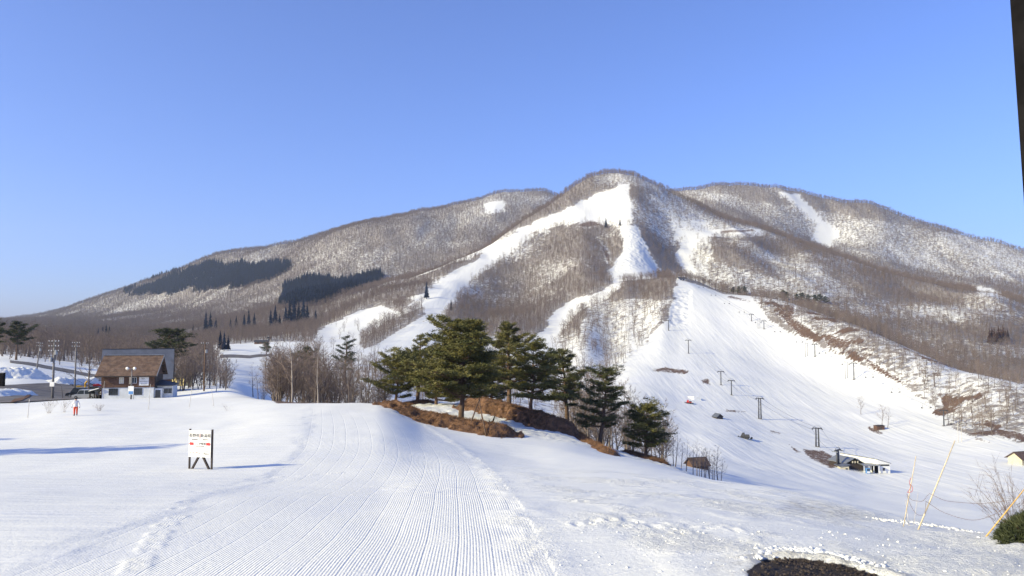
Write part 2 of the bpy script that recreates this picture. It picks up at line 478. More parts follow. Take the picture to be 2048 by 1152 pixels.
def make_snow_far():
    """the mountain: pistes, forest floor, thawed earth"""
    m, nt, b = new_mat('mountain_snow')
    pos = nt.nodes.new('ShaderNodeNewGeometry').outputs['Position']
    n1 = noise(nt, .16, 5, .75, pos)
    fo = attr(nt, 'forest')
    snow = mixc(nt, mth(nt, 'MULTIPLY', ramp(nt, noise(nt, .02, 3, .6, pos), .4, .75), .4), SNOW_COL, (0.72, 0.72, 0.73))
    thr = mth(nt, 'SUBTRACT', n1, mth(nt, 'MULTIPLY', fo, .22))
    brush = mth(nt, 'MULTIPLY', ramp(nt, thr, .42, .30), mth(nt, 'MINIMUM', mth(nt, 'MULTIPLY', fo, 3.0), .8))
    snow = mixc(nt, brush, snow, (0.15, 0.112, 0.088))
    dn = noise(nt, .45, 5, .7, pos)
    dmask = ramp(nt, mth(nt, 'ADD', attr(nt, 'dirt'), mth(nt, 'MULTIPLY', mth(nt, 'SUBTRACT', dn, .5), 1.5)), .40, .60)
    col = mixc(nt, dmask, snow, mixc(nt, n1, (0.085, 0.05, 0.032), (0.20, 0.125, 0.08)))
    nt.links.new(col, b.inputs['Base Color'])
    b.inputs['Roughness'].default_value = .8
    b.inputs['Specular IOR Level'].default_value = .2
    mpn = nt.nodes.new('ShaderNodeMapping'); nt.links.new(pos, mpn.inputs['Vector']); mpn.inputs['Scale'].default_value = (.16, .11, .11)
    mv = nt.nodes.new('ShaderNodeTexVoronoi'); mv.feature = 'SMOOTH_F1'; mv.inputs['Scale'].default_value = 1.0; nt.links.new(mpn.outputs[0], mv.inputs['Vector'])
    mog = mth(nt, 'MULTIPLY', mth(nt, 'MULTIPLY', mv.outputs['Distance'], attr(nt, 'mogul')), -2.2)
    mp2 = nt.nodes.new('ShaderNodeMapping'); nt.links.new(pos, mp2.inputs['Vector']); mp2.inputs['Scale'].default_value = (.22, .018, .05); mp2.inputs['Rotation'].default_value = (0, 0, math.radians(-22))
    rip = noise(nt, 1.0, 3, .6, mp2.outputs[0])
    h = mth(nt, 'ADD', mog, mth(nt, 'MULTIPLY', rip, .75))
    nt.links.new(bump(nt, h, 1.0, .8), b.inputs['Normal'])
    return m

# ------------------------------------------------------------------ what covers the ground (surveyed outlines, with their distance range)
PISTES = [  # (outline in photo pixels, nearest, farthest, kind)
 ([(1226,374),(1240,368),(1256,366),(1262,400),(1266,447),(1240,456),(1195,442),(1150,446),(1110,455),(1070,470),(1030,495),(985,530),(940,570),(905,608),(890,640),(885,665),(900,700),(880,740),(760,740),(640,715),(630,690),(640,660),(690,632),(780,608),(850,588),(875,562),(940,525),(1000,482),(1040,455),(1090,435),(1150,410)], 350, 1980),
 ([(1238,450),(1276,452),(1292,490),(1322,540),(1312,556),(1262,560),(1226,566),(1212,552),(1230,520),(1246,490)], 900, 1700),
 ([(1236,560),(1200,584),(1135,608),(1105,632),(1085,660),(1064,672),(1050,720),(1090,740),(1112,690),(1120,660),(1160,620),(1245,575)], 500, 1300),
 ([(1352,558),(1384,564),(1450,588),(1500,590),(1536,636),(1578,664),(1640,690),(1716,726),(1788,764),(1840,795),(1882,826),(1895,852),(1960,878),(2100,896),(2600,930),(2600,1200),(1180,1200),(1180,960),(1215,880),(1228,800),(1240,740),(1262,716),(1296,682),(1326,648),(1344,610)], 140, 1120),
 ([(1550,383),(1600,388),(1640,436),(1682,464),(1658,498),(1624,482),(1636,452),(1592,412)], 1900, 2700),
 ([(968,408),(1008,404),(1012,424),(975,428)], 2300, 2950),
 ([(1440,462),(1516,456),(1530,470),(1480,476),(1360,472),(1350,462)], 1400, 1900),
 ([(1400,480),(1380,520),(1400,560),(1370,556),(1352,520),(1372,470)], 1150, 1900),
 ([(1935,568),(1980,575),(2010,595),(1960,592)], 1200, 2400),
 ([(815,545),(900,512),(1000,482),(1010,486),(930,520),(830,556)], 1200, 1700),
]
ISLANDS = [  # wooded islands inside the pistes
 ([(846,614),(850,630),(800,660),(752,690),(728,698),(716,686),(772,642)], 400, 1300),
 ([(760,610),(800,596),(830,600),(800,625)], 700, 1300),
]
OPEN = [([(425,690),(560,683),(650,684),(655,702),(610,712),(570,750),(500,775),(440,745),(428,710)], 150, 720)]
DENSE = [([(640,606),(830,546),(990,482),(1125,390),(1215,350),(1230,368),(1140,410),(1000,480),(880,560),(700,625),(560,660)], 900, 2000, 1.0),
         ([(0,640),(640,600),(640,700),(0,700)], 300, 2300, 1.0),
         ([(1600,600),(1700,610),(1860,660),(2100,690),(2100,780),(1860,705),(1705,650)], 640, 1150, 1.0),
         ([(1264,372),(1290,380),(1340,450),(1380,540),(1330,545),(1290,480),(1268,440)], 1100, 2000, 1.0),
         ([(1420,410),(1564,455),(1705,510),(1934,575),(2100,600),(2100,660),(1934,640),(1705,560),(1564,500)], 1150, 1800, .95)]
SPARSE = [([(640,640),(900,640),(1250,680),(1250,820),(640,820)], 300, 760, .30), ([(1340,440),(1420,440),(1430,600),(1340,600)], 1100, 1900, .3), ([(1500,590),(2100,770),(2100,900),(1895,850)], 400, 780, .55),
          ([(1360,376),(2100,500),(2100,590),(1705,510),(1564,455)], 1900, 2700, .60), ([(1180,600),(1340,600),(1250,760),(1130,760)], 450, 1050, .40),
          ([(940,400),(1125,386),(1060,440),(860,520)], 2200, 2960, .85), ([(1420,520),(1700,600),(1560,600),(1420,575)], 1150, 1500, .5)]
DIRTS = [([(1543,600),(1560,606),(1592,612),(1586,634),(1622,656),(1640,684),(1600,674),(1578,654),(1556,628)], 600, 1000), ([(1645,664),(1702,680),(1697,702),(1655,696)], 480, 900),
         ([(1716,704),(1745,722),(1790,750),(1830,778),(1790,764),(1742,738)], 450, 800), ([(1296,740),(1330,733),(1378,740),(1372,750),(1330,746)], 300, 800),
         ([(1396,760),(1420,755),(1420,770),(1406,768)], 300, 800), ([(1600,896),(1650,902),(1694,926),(1662,938),(1618,916)], 250, 500), ([(1572,883),(1594,898),(1608,908),(1590,906)], 250, 500),
         ([(1148,450),(1184,439),(1208,448),(1192,455),(1160,456)], 1300, 1700), ([(1060,462),(1100,460),(1100,466),(1060,468)], 1200, 1700), ([(1440,460),(1510,457),(1510,464),(1440,468)], 1300, 1900),
         ([(1190,470),(1215,500),(1225,525),(1215,525),(1200,495)], 1200, 1700), ([(1950,872),(1985,884),(1990,888),(1950,880)], 350, 600), ([(1970,850),(2060,868),(2060,888),(2000,874)], 350, 640),
         ([(1460,590),(1500,600),(1500,604),(1452,596)], 800, 1100), ([(1450,818),(1492,822),(1488,826),(1450,823)], 350, 600), ([(1740,852),(1768,864),(1760,870),(1735,860)], 350, 600), ([(1540,860),(1566,866),(1562,870),(1540,866)], 350, 600),
         ([(940,590),(960,580),(965,585),(945,598)], 800, 1300), ([(1020,795),(1150,830),(1160,850),(1100,840)], 101, 160), ([(540,800),(600,795),(640,806),(560,812)], 88, 150)]
MOGULS = [([(1238,455),(1276,455),(1292,490),(1318,536),(1225,545),(1240,500)], 900, 1700), ([(1350,585),(1382,580),(1378,650),(1338,655)], 600, 1080), ([(1232,380),(1256,376),(1262,445),(1242,445)], 1300, 1980)]

def in_any(lst, px, py, Y, soft=0.0):
    m = np.zeros(np.shape(px))
    for it in lst:
        ok = (Y > it[1]) & (Y < it[2])
        m = np.maximum(m, np.where(ok, sstep(-soft, soft, sdist(it[0], px, py)) if soft else pip(it[0], px, py), 0))
    return m
def forest_density(x, y, z):
    px, py = pix(x, y, z)
    jit = (fbm(x / 40, y / 40, 3, 77) - .5)
    pxj = px + jit * 16; pyj = py + jit * 10
    d = np.where(y > 430, .95, 0.0)
    d = np.where((y > 300) & (px < 640), .9, d)
    for lst in (SPARSE, DENSE):
        for poly, a, b, v in lst:
            d = np.where((y > a) & (y < b) & pip(poly, pxj, pyj), v, d)
    nz = fbm(x / 130, y / 130, 3, 55)
    d = d * np.where((y > 1900) | (px < 640), .85 + .4 * sstep(.3, .7, nz), .55 + .85 * sstep(.3, .7, nz))
    d = d * (1 - np.clip(in_any(PISTES, pxj, pyj, y) , 0, 1))
    d = np.where(in_any(ISLANDS, px, py, y) > 0, 1.0, d)
    d = d * (1 - in_any(OPEN, px, py, y)) 
    d = d * (1 - in_any(DIRTS, px, py, y) * .8)
    return d

# corduroy track edges in the ground plane
def _edge(pts):
    P = [hit(px, py) for px, py in pts]
    ys = np.array([p.y for p in P]); xs = np.array([p.x for p in P]); o = np.argsort(ys)
    return ys[o], xs[o]
ED_L = _edge([(-10,1151),(150,1092),(300,1032),(430,985),(540,945),(590,905),(606,870),(612,845)])
ED_R = _edge([(1085,1151),(1062,1090),(1034,1030),(1008,985),(985,950),(948,915),(903,882),(862,858)])
def _ext(E, y):
    ys, xs = E
    lo = xs[0] + (y - ys[0]) * (xs[1] - xs[0]) / (ys[1] - ys[0])
    hi = xs[-1] + (y - ys[-1]) * (xs[-1] - xs[-2]) / (ys[-1] - ys[-2])
    return np.where(y < ys[0], lo, np.where(y > ys[-1], hi, pchip1(ys, xs, y)))

def build_terrain():
    NU = 640
    us = np.linspace(-.97, .97, NU)
    Ys = np.concatenate([np.geomspace(3.2, 14, 120)[:-1], np.geomspace(14, 120, 330)[:-1], np.geomspace(120, 420, 130)[:-1], np.geomspace(420, 3700, 300)[:-1], np.geomspace(3700, 30000, 10)])
    NR = len(Ys)
    U, YY = np.meshgrid(us, Ys)
    X = U * YY; Z = height(X.ravel(), YY.ravel()).reshape(X.shape)
    PX, PY = pix(X, YY, Z)
    # near field detail
    rough = np.zeros_like(X); cordm = np.zeros_like(X); cord = np.zeros_like(X)
    xl, xr = _ext(ED_L, YY), _ext(ED_R, YY)
    s = (X - xl) / (xr - xl)
    edge = np.minimum(X - xl, xr - X)
    cordm = sstep(-.5, .7, edge + (fbm(X / .9, YY / 2.0, 3, 88) - .5) * 1.2) * (1 - sstep(70, 95, YY))
    cord = s * 150
    # the groomed lane lies a hand deeper than its rough borders
    nf = YY < 110
    berm = .4 * np.exp(-((X - xr) / .45) ** 2) + .06 * np.exp(-((X - xl) / .3) ** 2)
    lump = fbm(X * 2.2, YY * 1.6, 4, 91)
    Z += np.where(nf, berm * (lump - .35) * .2 - cordm * .008, 0)
    # second, coarser pass of corduroy right of the lane
    right = sstep(.2, 1.0, X - xr) * (1 - sstep(24, 34, YY))
    cord = np.where(X > xr + .2, (X * .55 - YY * .84) * 20, cord)
    cordm = np.where(X > xr + .2, right * sstep(.45, .6, fbm(X / 2.5, YY / 3.5, 3, 101)) * .75, cordm)
    rr = sstep(.3, 2.5, X - xr) * (1 - sstep(30, 60, YY)) + berm * 1.2
    patches = sstep(.45, .68, fbm(X / 1.6 + 5, YY / 2.2, 4, 111))
    rough = np.clip(rr * (.06 + patches * .5) + .03, 0, 1.5)
    tread = sstep(.0, .5, PX / 2048 - .70) * (1 - sstep(20, 30, YY))
    rough = np.maximum(rough, tread * 1.2 * (1 - sstep(18, 24, YY)))
    Z += np.where(nf, (rough ** 1.2) * (fbm(X * 3.0, YY * 3.0, 4, 121) - .45) * .20 * (1 - sstep(30, 50, YY)), 0)
    rutn = fbm(X * .35 + YY * .1, YY * 1.4 - X * .75, 3, 131)
    Z += tread * (rutn - .5) * .36
    # gravel laid bare by the thaw, with a lumpy lip of snow
    g = sdist(GRAVEL_XY, X, YY)
    gm = sstep(-.10, .06, g + (fbm(X * 4, YY * 4, 3, 141) - .5) * .25) * (YY < 16)
    lip = np.exp(-((g + .2) / .17) ** 2) * (YY < 16) * sstep(3.9, 4.6, X)
    Z += lip * (.01 + .09 * fbm(X * 5, YY * 5, 3, 151)) - gm * .06
    rough = np.maximum(rough, lip * 1.5)
    cordm *= 1 - np.clip(lip + gm, 0, 1)
    # boot prints
    fr = np.random.default_rng(5); FP = []
    for (ax, ay), (bx, by), n_ in (((395, 968), (262, 1150), 11), ((760, 975), (990, 985), 10), ((1130, 1000), (1480, 985), 26), ((1150, 1040), (1500, 1060), 22), ((560, 955), (690, 945), 6)):
        for k_ in range(n_):
            t_ = (k_ + fr.uniform(-.3, .3)) / n_; q_ = hit(ax + (bx - ax) * t_ + fr.normal(0, 5), ay + (by - ay) * t_ + fr.normal(0, 5)); FP.append((q_.x, q_.y))
    for fx_, fy_ in FP:
        j0, j1 = np.searchsorted(Ys, [fy_ - .6, fy_ + .6]); i0, i1 = np.searchsorted(us, [(fx_ - .5) / fy_, (fx_ + .5) / fy_])
        sl = (slice(j0, j1), slice(i0, i1)); dd = np.hypot((X[sl] - fx_) / .11, (YY[sl] - fy_) / .17)
        Z[sl] += -.032 * np.exp(-dd ** 2) + .014 * np.exp(-((dd - 1.6) / .5) ** 2)
        cordm[sl] *= 1 - .8 * np.exp(-(dd / 1.3) ** 2)
    # churned snow on the pine terrace
    terr = sstep(72, 82, YY) * (1 - sstep(112, 128, YY)) * sstep(740, 800, PX) * (1 - sstep(1400, 1480, PX))
    Z += terr * (fbm(X * 1.3, YY * 1.1, 3, 161) - .5) * .5
    rough = np.maximum(rough, terr * 1.3)
    dirty = np.zeros_like(X)
    dpoly = [(1580,1000),(1640,1008),(1720,1026),(1752,1037),(1690,1036),(1560,1020)]
    dirty = np.maximum(dirty, sstep(-12, 18, sdist(dpoly, PX, PY)) * (YY < 60))
    dirty = np.maximum(dirty, np.exp(-((g + .1) / .5) ** 2) * .55 * (YY < 16) * (X < 5.2))
    dirty = np.maximum(dirty, tread * .12)
    dens = forest_density(X, YY, Z)
    dirt = np.zeros_like(X)
    jn = (fbm(X / 12, YY / 12, 3, 171) - .5) * 10
    for poly, a, b in DIRTS:
        dirt = np.maximum(dirt, np.where((YY > a) & (YY < b), sstep(-4, 4, sdist(poly, PX + jn, PY + jn * .5)) * .66, 0))
    # scattered bare ground on the steep bank right of the piste
    bank = in_any([([(1500,592),(1600,600),(1705,650),(1858,715),(2100,770),(2100,900),(1960,880),(1895,852),(1830,795),(1716,726),(1578,664)], 400, 980)], PX, PY, YY)
    dirt = np.maximum(dirt, bank * sstep(.56, .70, fbm(X / 16, YY / 22, 4, 181)) * .8)
    mog = in_any(MOGULS, PX, PY, YY, 4)
    ATT = dict(cord=cord, cordmask=cordm, rough=rough, gravel=gm, dirty=dirty, forest=dens, dirt=dirt, mogul=mog, near=1 - sstep(60, 160, YY))
    mats = {'ground': make_snow_near(), 'mountain': make_snow_far()}
    cut = int(np.searchsorted(Ys, 260))
    for name, r0, r1 in (('ground', 0, cut + 1), ('mountain', cut, NR)):
        n = r1 - r0
        V = np.stack([X[r0:r1], YY[r0:r1], Z[r0:r1]], -1).reshape(-1, 3)
        i = (np.arange(n - 1)[:, None] * NU + np.arange(NU - 1)[None, :]).ravel()
        Q = np.stack([i, i + 1, i + 1 + NU, i + NU], -1)
        me = mesh_np(name, V, quads=Q, smooth=True, mats=(mats[name],))
        for k, A in ATT.items():
            a = me.attributes.new(k, 'FLOAT', 'POINT'); a.data.foreach_set('value', np.ascontiguousarray(A[r0:r1].ravel(), dtype=np.float32))
        o = link(name, me)
        tag(o, kind='structure')
    # the ground the viewer stands on, reaching out of the picture
    b = MB(); b.add([(-90, -60, -4.6), (90, -60, -4.6), (90, 12, -5.2), (-90, 12, -5.2)], [(0, 1, 2, 3)])
    tag(b.build('snow_field', simple('packed_snow', SNOW_COL, .8, .05, .3)), kind='structure')
build_terrain()

# ------------------------------------------------------------------ vegetation
def cones(P, Q, W, sides=3):
    """tapering twigs from P to Q with base width W -> verts, tris"""
    P = np.asarray(P, float); Q = np.asarray(Q, float); W = np.asarray(W, float); n = len(P)
    d = Q - P; L = np.linalg.norm(d, axis=1, keepdims=True); d = d / np.maximum(L, 1e-6)
    ref = np.where(np.abs(d[:, 2:3]) > .9, np.array([[1., 0, 0]]), np.array([[0, 0, 1.]]))
    a = np.cross(d, ref); a /= np.linalg.norm(a, axis=1, keepdims=True); b = np.cross(d, a)
    V = np.zeros((n, sides + 1, 3))
    for k in range(sides):
        t = 2 * math.pi * k / sides
        V[:, k] = P + (a * math.cos(t) + b * math.sin(t)) * W[:, None] / 2
    V[:, sides] = Q
    base = np.arange(n)[:, None] * (sides + 1)
    T = np.concatenate([np.stack([base[:, 0] + k, base[:, 0] + (k + 1) % sides, base[:, 0] + sides], 1) for k in range(sides)])
    return V.reshape(-1, 3), T

def merge(parts):
    Vs, Ts, Ms, o = [], [], [], 0
    for V, T, m in parts:
        Vs.append(V); Ts.append(np.asarray(T) + o); Ms.append(np.full(len(T), m)); o += len(V)
    return np.concatenate(Vs), np.concatenate(Ts), np.concatenate(Ms)

def bare_tree(r, H=10.0, spread=.36, nb=16, sub=5, twigs=4, w=1.0, low=.22, lean=.06, forks=1, tk=.017):
    """leafless broadleaf tree: returns (trunk P,Q,W) and (crown P,Q,W)"""
    tP, tQ, tW, cP, cQ, cW = [], [], [], [], [], []
    for f in range(forks):
        base = np.array([r.normal(0, .15), r.normal(0, .15), -.4]) if forks > 1 else np.array([0, 0, -.4])
        h = H * (1 if f == 0 else r.uniform(.7, .95))
        drift = np.array([r.normal(0, lean + .06 * (forks > 1)), r.normal(0, lean + .06 * (forks > 1)), 1.0])
        n = 5; pts = [base]
        for i in range(n):
            pts.append(pts[-1] + (drift + np.array([r.normal(0, .05), r.normal(0, .05), 0])) * h / n)
        pts = np.array(pts)
        rad = tk * h * np.array([1.15, .85, .66, .48, .3, .08]) / (forks ** .3)
        tP.append(pts); tW.append(rad)
        for k in range(nb):
            t = low + (1 - low) * (k + r.uniform(0, .8)) / nb
            i = min(int(t * n), n - 1); p = pts[i] + (pts[i + 1] - pts[i]) * (t * n - i)
            az = k * 2.4 + r.uniform(-.4, .4)
            L = h * spread * (1.05 - .72 * (t - low) / (1 - low)) * r.uniform(.75, 1.15) * (.75 + .25 * min(1, (t - low) * 4))
            el = math.radians(r.uniform(28, 58))
            d = np.array([math.cos(az) * math.cos(el), math.sin(az) * math.cos(el), math.sin(el)])
            mid = p + d * L * .55; tip = mid + (d + np.array([0, 0, .45])) / 1.25 * L * .5
            bw = .009 * h * (1.1 - t) + .016 * w
            cP += [p, mid]; cQ += [mid + (mid - p) * .25, tip]; cW += [bw, bw * .62]
            for q in range(sub):
                s = r.uniform(.25, 1.0)
                b0 = p + (mid - p) * (s / .55) if s < .55 else mid + (tip - mid) * ((s - .55) / .45)
                d2 = d + r.normal(0, .55, 3); d2[2] = abs(d2[2]) * .9 + .15; d2 /= np.linalg.norm(d2)
                l2 = L * r.uniform(.28, .5); e = b0 + d2 * l2
                cP.append(b0); cQ.append(e); cW.append(.032 * w + bw * .18)
                for z in range(twigs):
                    s2 = r.uniform(.2, .95); b1 = b0 + (e - b0) * s2
                    d3 = d2 + r.normal(0, .6, 3); d3[2] += .25; d3 /= np.linalg.norm(d3)
                    cP.append(b1); cQ.append(b1 + d3 * l2 * r.uniform(.35, .7)); cW.append(.020 * w)
    return tP, tW, np.array(cP), np.array(cQ), np.array(cW)

def trunk_mesh(tP, tW, n=6):
    b = MB()
    for P, R in zip(tP, tW): b.tube([tuple(p) for p in P], [max(.004, float(x)) for x in R], n, cap=False)
    V = np.array(b.v); T = []
    for f in b.f:
        for k in range(1, len(f) - 1): T.append((f[0], f[k], f[k + 1]))
    return V, np.array(T)

def bark_mat(name, col, var=.35, scale=2.5):
    m, nt, b = new_mat(name)
    oi = nt.nodes.new('ShaderNodeObjectInfo'); n = noise(nt, scale, 3, .6, objco(nt))
    f = mth(nt, 'ADD', mth(nt, 'MULTIPLY', ramp(nt, n, .3, .7), .55), mth(nt, 'MULTIPLY', oi.outputs['Random'], .45))
    nt.links.new(mixc(nt, f, tuple(c * (1 - var) for c in col), tuple(c * (1 + var) for c in col)), b.inputs['Base Color'])
    b.inputs['Roughness'].default_value = .9; b.inputs['Specular IOR Level'].default_value = .1
    return m
M_BARK = bark_mat('beech_bark', (0.16, 0.13, 0.112))
M_TWIG = bark_mat('beech_twigs', (0.185, 0.142, 0.118), .4, .6)
M_BIRCH = bark_mat('birch_bark', (0.40, 0.35, 0.30), .25)
M_PINEBARK = bark_mat('pine_bark', (0.13, 0.085, 0.06), .4, 3)
M_CEDAR = bark_mat('cedar_needles', (0.012, 0.022, 0.046), .7, 1.2)
M_RUSTCEDAR = bark_mat('rusty_cedar_needles', (0.085, 0.05, 0.035), .35, 1.2)
def needle_mat(name, a, c):
    m, nt, b = new_mat(name)
    co = objco(nt); n = noise(nt, .55, 3, .6, co); n2 = noise(nt, 6, 2, .6, co)
    f = ramp(nt, mth(nt, 'ADD', mth(nt, 'MULTIPLY', n, .7), mth(nt, 'MULTIPLY', n2, .3)), .35, .66)
    nt.links.new(mixc(nt, f, a, c), b.inputs['Base Color'])
    b.inputs['Roughness'].default_value = .6; b.inputs['Specular IOR Level'].default_value = .25
    return m
M_NEEDLE = needle_mat('pine_needles', (0.058, 0.066, 0.020), (0.190, 0.165, 0.047))
M_NEEDLE_D = needle_mat('dark_pine_needles', (0.030, 0.040, 0.018), (0.085, 0.090, 0.036))

# ---- far forest: thousands of bare crowns
SRC = bpy.data.collections.new('forest_source')          # never linked to the scene: only feeds the forests
def source(name, me):
    o = bpy.data.objects.new(name, me); SRC.objects.link(o); return o
def far_bare(seed, nb, sub, tw, w, H=11.0, spread=.34, low=.25, ts=4, tk=.02):
    r = np.random.default_rng(seed)
    tP, tW, P, Q, W = bare_tree(r, H, spread, nb, sub, tw, w, low, .06, 1, tk)
    a = trunk_mesh(tP, tW, ts); b = cones(P, Q, W)
    V, T, Mi = merge([(a[0], a[1], 0), (b[0], b[1], 1)])
    return mesh_np('bare_tree', V, tris=T, mats=(M_BARK, M_TWIG), midx=Mi)
FAR = [far_bare(200 + i, 14, 5, 4, 3.2, 8.5 + 1.5 * (i % 4), .42 + .05 * (i % 3), .33, 4, .024) for i in range(7)]
MID = [far_bare(300 + i, 15, 6, 4, 1.7, 9.5 + (i % 4), .38 + .03 * (i % 3), .25) for i in range(7)]

def conifer_mesh(seed, H=13.0, R=2.4, n=260, mat=None):
    """narrow cedar: drooping tiers of needle sprays round a straight stem"""
    r = np.random.default_rng(seed)
    t = 1 - np.sqrt(r.uniform(0, 1, n)) * .93
    az = r.uniform(0, 2 * math.pi, n)
    rad = R * (1.02 - t) ** .8 * r.uniform(.7, 1.12, n)
    z = t * H
    P = np.stack([np.zeros(n), np.zeros(n), z + rad * .25], 1)
    Q = np.stack([np.cos(az) * rad, np.sin(az) * rad, z - rad * .12], 1)
    V, T = cones(P, Q, .55 + .35 * rad)
    V2, T2 = cones([(0, 0, -.5), (0, 0, H * .9)], [(0, 0, H), (0, 0, H * 1.04)], [.5, .35])
    V, T, Mi = merge([(V, T, 0), (V2, T2, 0)])
    return mesh_np('cedar_tree', V, tris=T, mats=(mat or M_CEDAR,))
CEDAR = [conifer_mesh(400 + i, 12.5 + i % 3, 2.2 + .25 * (i % 2)) for i in range(4)]
RUST = [conifer_mesh(420 + i, 13, 2.6, 260, M_RUSTCEDAR) for i in range(2)]

def forest_object(name, pts, scl, rot, meshes, label):
    sub = bpy.data.collections.new(name + '_source')
    for i, me in enumerate(meshes):
        o = bpy.data.objects.new('%s_%02d' % (name, i), me); sub.objects.link(o)
    me = bpy.data.meshes.new(name)
    me.vertices.add(len(pts)); me.vertices.foreach_set('co', np.asarray(pts, np.float32).ravel())
    for k, A, ty in (('tscale', scl, 'FLOAT'), ('trot', rot, 'FLOAT')):
        a = me.attributes.new(k, ty, 'POINT'); a.data.foreach_set('value', np.asarray(A, np.float32))
    a = me.attributes.new('tidx', 'INT', 'POINT'); a.data.foreach_set('value', rng.integers(0, len(meshes), len(pts)).astype(np.int32))
    o = link(name, me)
    ng = bpy.data.node_groups.new(name, 'GeometryNodeTree')
    ng.interface.new_socket('Geometry', in_out='INPUT', socket_type='NodeSocketGeometry')
    ng.interface.new_socket('Geometry', in_out='OUTPUT', socket_type='NodeSocketGeometry')
    N = ng.nodes; L = ng.links
    gi = N.new('NodeGroupInput'); go = N.new('NodeGroupOutput')
    ci = N.new('GeometryNodeCollectionInfo'); ci.inputs['Collection'].default_value = sub
    ci.inputs['Separate Children'].default_value = True; ci.inputs['Reset Children'].default_value = True
    iop = N.new('GeometryNodeInstanceOnPoints'); iop.inputs['Pick Instance'].default_value = True
    def na(nm, dt):
        n = N.new('GeometryNodeInputNamedAttribute'); n.data_type = dt; n.inputs['Name'].default_value = nm; return n.outputs[0]
    cx = N.new('ShaderNodeCombineXYZ'); L.new(na('trot', 'FLOAT'), cx.inputs['Z'])
    L.new(gi.outputs[0], iop.inputs['Points']); L.new(ci.outputs[0], iop.inputs['Instance'])
    L.new(na('tidx', 'INT'), iop.inputs['Instance Index']); L.new(cx.outputs[0], iop.inputs['Rotation']); L.new(na('tscale', 'FLOAT'), iop.inputs['Scale'])
    L.new(iop.outputs[0], go.inputs[0])
    md = o.modifiers.new('forest', 'NODES'); md.node_group = ng
    tag(o, label, 'forest', kind='stuff')
    return o

# visible profile of the ground: the highest sight line met so far along each direction
_VU = np.linspace(-.8, .8, 500); _VY = np.geomspace(80, 3700, 420)
_vu, _vy = np.meshgrid(_VU, _VY, indexing='ij')
_vs = (height((_vu * _vy).ravel(), _vy.ravel()).reshape(_vu.shape)) / _vy
_vmax = np.maximum.accumulate(_vs, axis=1)
def visible(x, y, ztop):
    i = np.clip(np.round((x / y - _VU[0]) / (_VU[1] - _VU[0])).astype(int), 0, len(_VU) - 1)
    j = np.clip(np.searchsorted(_VY, y) - 1, 0, len(_VY) - 1)
    return ztop / y > _vmax[i, j] - .003

def scatter(y0, y1, sp, seed):
    r = np.random.default_rng(seed)
    xs = np.arange(-.78 * y1, .78 * y1, sp); ys = np.arange(y0, y1, sp)
    X, Y = np.meshgrid(xs, ys)
    X = (X + r.uniform(-.5, .5, X.shape) * sp).ravel(); Y = (Y + r.uniform(-.5, .5, Y.shape) * sp).ravel()
    k = (np.abs(X / Y) < .76) & (Y > y0) & (Y < y1); X, Y = X[k], Y[k]
    Z = height(X, Y)
    d = forest_density(X, Y, Z)
    k = r.uniform(0, 1, len(X)) < d; X, Y, Z = X[k], Y[k], Z[k]
    k = visible(X, Y, Z + 12); X, Y, Z = X[k], Y[k], Z[k]
    sc = r.uniform(.6, 1.25, len(X)); ro = r.uniform(0, 6.28, len(X))
    return np.stack([X, Y, Z], 1), sc, ro
CEDAR_STANDS = [([(250,588),(330,556),(420,530),(580,528),(575,545),(500,568),(400,578),(310,586)], 2000, 3400), ([(562,568),(620,556),(680,562),(730,552),(770,548),(760,562),(700,582),(650,604),(565,614)], 1300, 2300)]
P1_, S1_, R1_ = scatter(300, 760, 6.2, 501)
P2_, S2_, R2_ = scatter(760, 2050, 6.6, 502)
P3_, S3_, R3_ = scatter(2050, 3650, 7.6, 503)
def split_stand(P, S, R):
    px, py = pix(P[:, 0], P[:, 1], P[:, 2] + 4); jj = (fbm(P[:, 0] / 60, P[:, 1] / 60, 3, 19) - .5) * 34; m = in_any(CEDAR_STANDS, px + jj, py + jj * .5, P[:, 1]) > 0
    return (P[~m], S[~m], R[~m]), (P[m], S[m], R[m])
(P2_, S2_, R2_), c2 = split_stand(P2_, S2_, R2_)
(P3_, S3_, R3_), c3 = split_stand(P3_, S3_, R3_)
# the trees that show largest stand as trees of their own; the rest is forest
px1 = pix(P1_[:, 0], P1_[:, 1], P1_[:, 2])[0]
order = np.argsort(P1_[:, 1] + np.where(px1 < 1150, 400, 0))
NEAR_N = 70
sel = np.zeros(len(P1_), bool); sel[order[:NEAR_N]] = True
near_trees = [(P1_[i], S1_[i], R1_[i]) for i in order[:NEAR_N]]
forest_object('forest', P1_[~sel], S1_[~sel], R1_[~sel], MID, 'leafless grey brown wood on the lower mountain slopes')
forest_object('forest', P2_, S2_, R2_, FAR, 'leafless brown forest covering the flanks of the snowy main peak')
forest_object('forest', P3_, S3_ * 1.05, R3_, FAR, 'leafless forest on the hazy back ridges along the skyline')
def thicken(c, k, sp):
    P = np.repeat(c[0], k, 0) + rng.uniform(-sp, sp, (len(c[0]) * k, 3)) * np.array([1, 1, 0])
    P[:, 2] = height(P[:, 0], P[:, 1]); return P, rng.uniform(.9, 2.1, len(P)), rng.uniform(0, 6.28, len(P))
print('FOREST', len(P1_), len(P2_), len(P3_), len(c2[0]), len(c3[0]))
cc = thicken(c3, 2, 8); forest_object('cedar_forest', *cc, CEDAR, 'dark blue green cedar plantation on the long descending ridge')
cc = thicken(c2, 3, 7); forest_object('cedar_forest', *cc, CEDAR, 'dark cedar stand at the foot of the brown forested spur')
for i, (p, s, ro) in enumerate(near_trees):
    o = link('bare_tree', MID[i % len(MID)], None, tuple(p), (0, 0, float(ro))); o.scale = (float(s),) * 3
    tag(o, 'leafless tree on the wooded bank beside the wide ski piste', 'tree', 'leafless trees on the bank beside the piste')

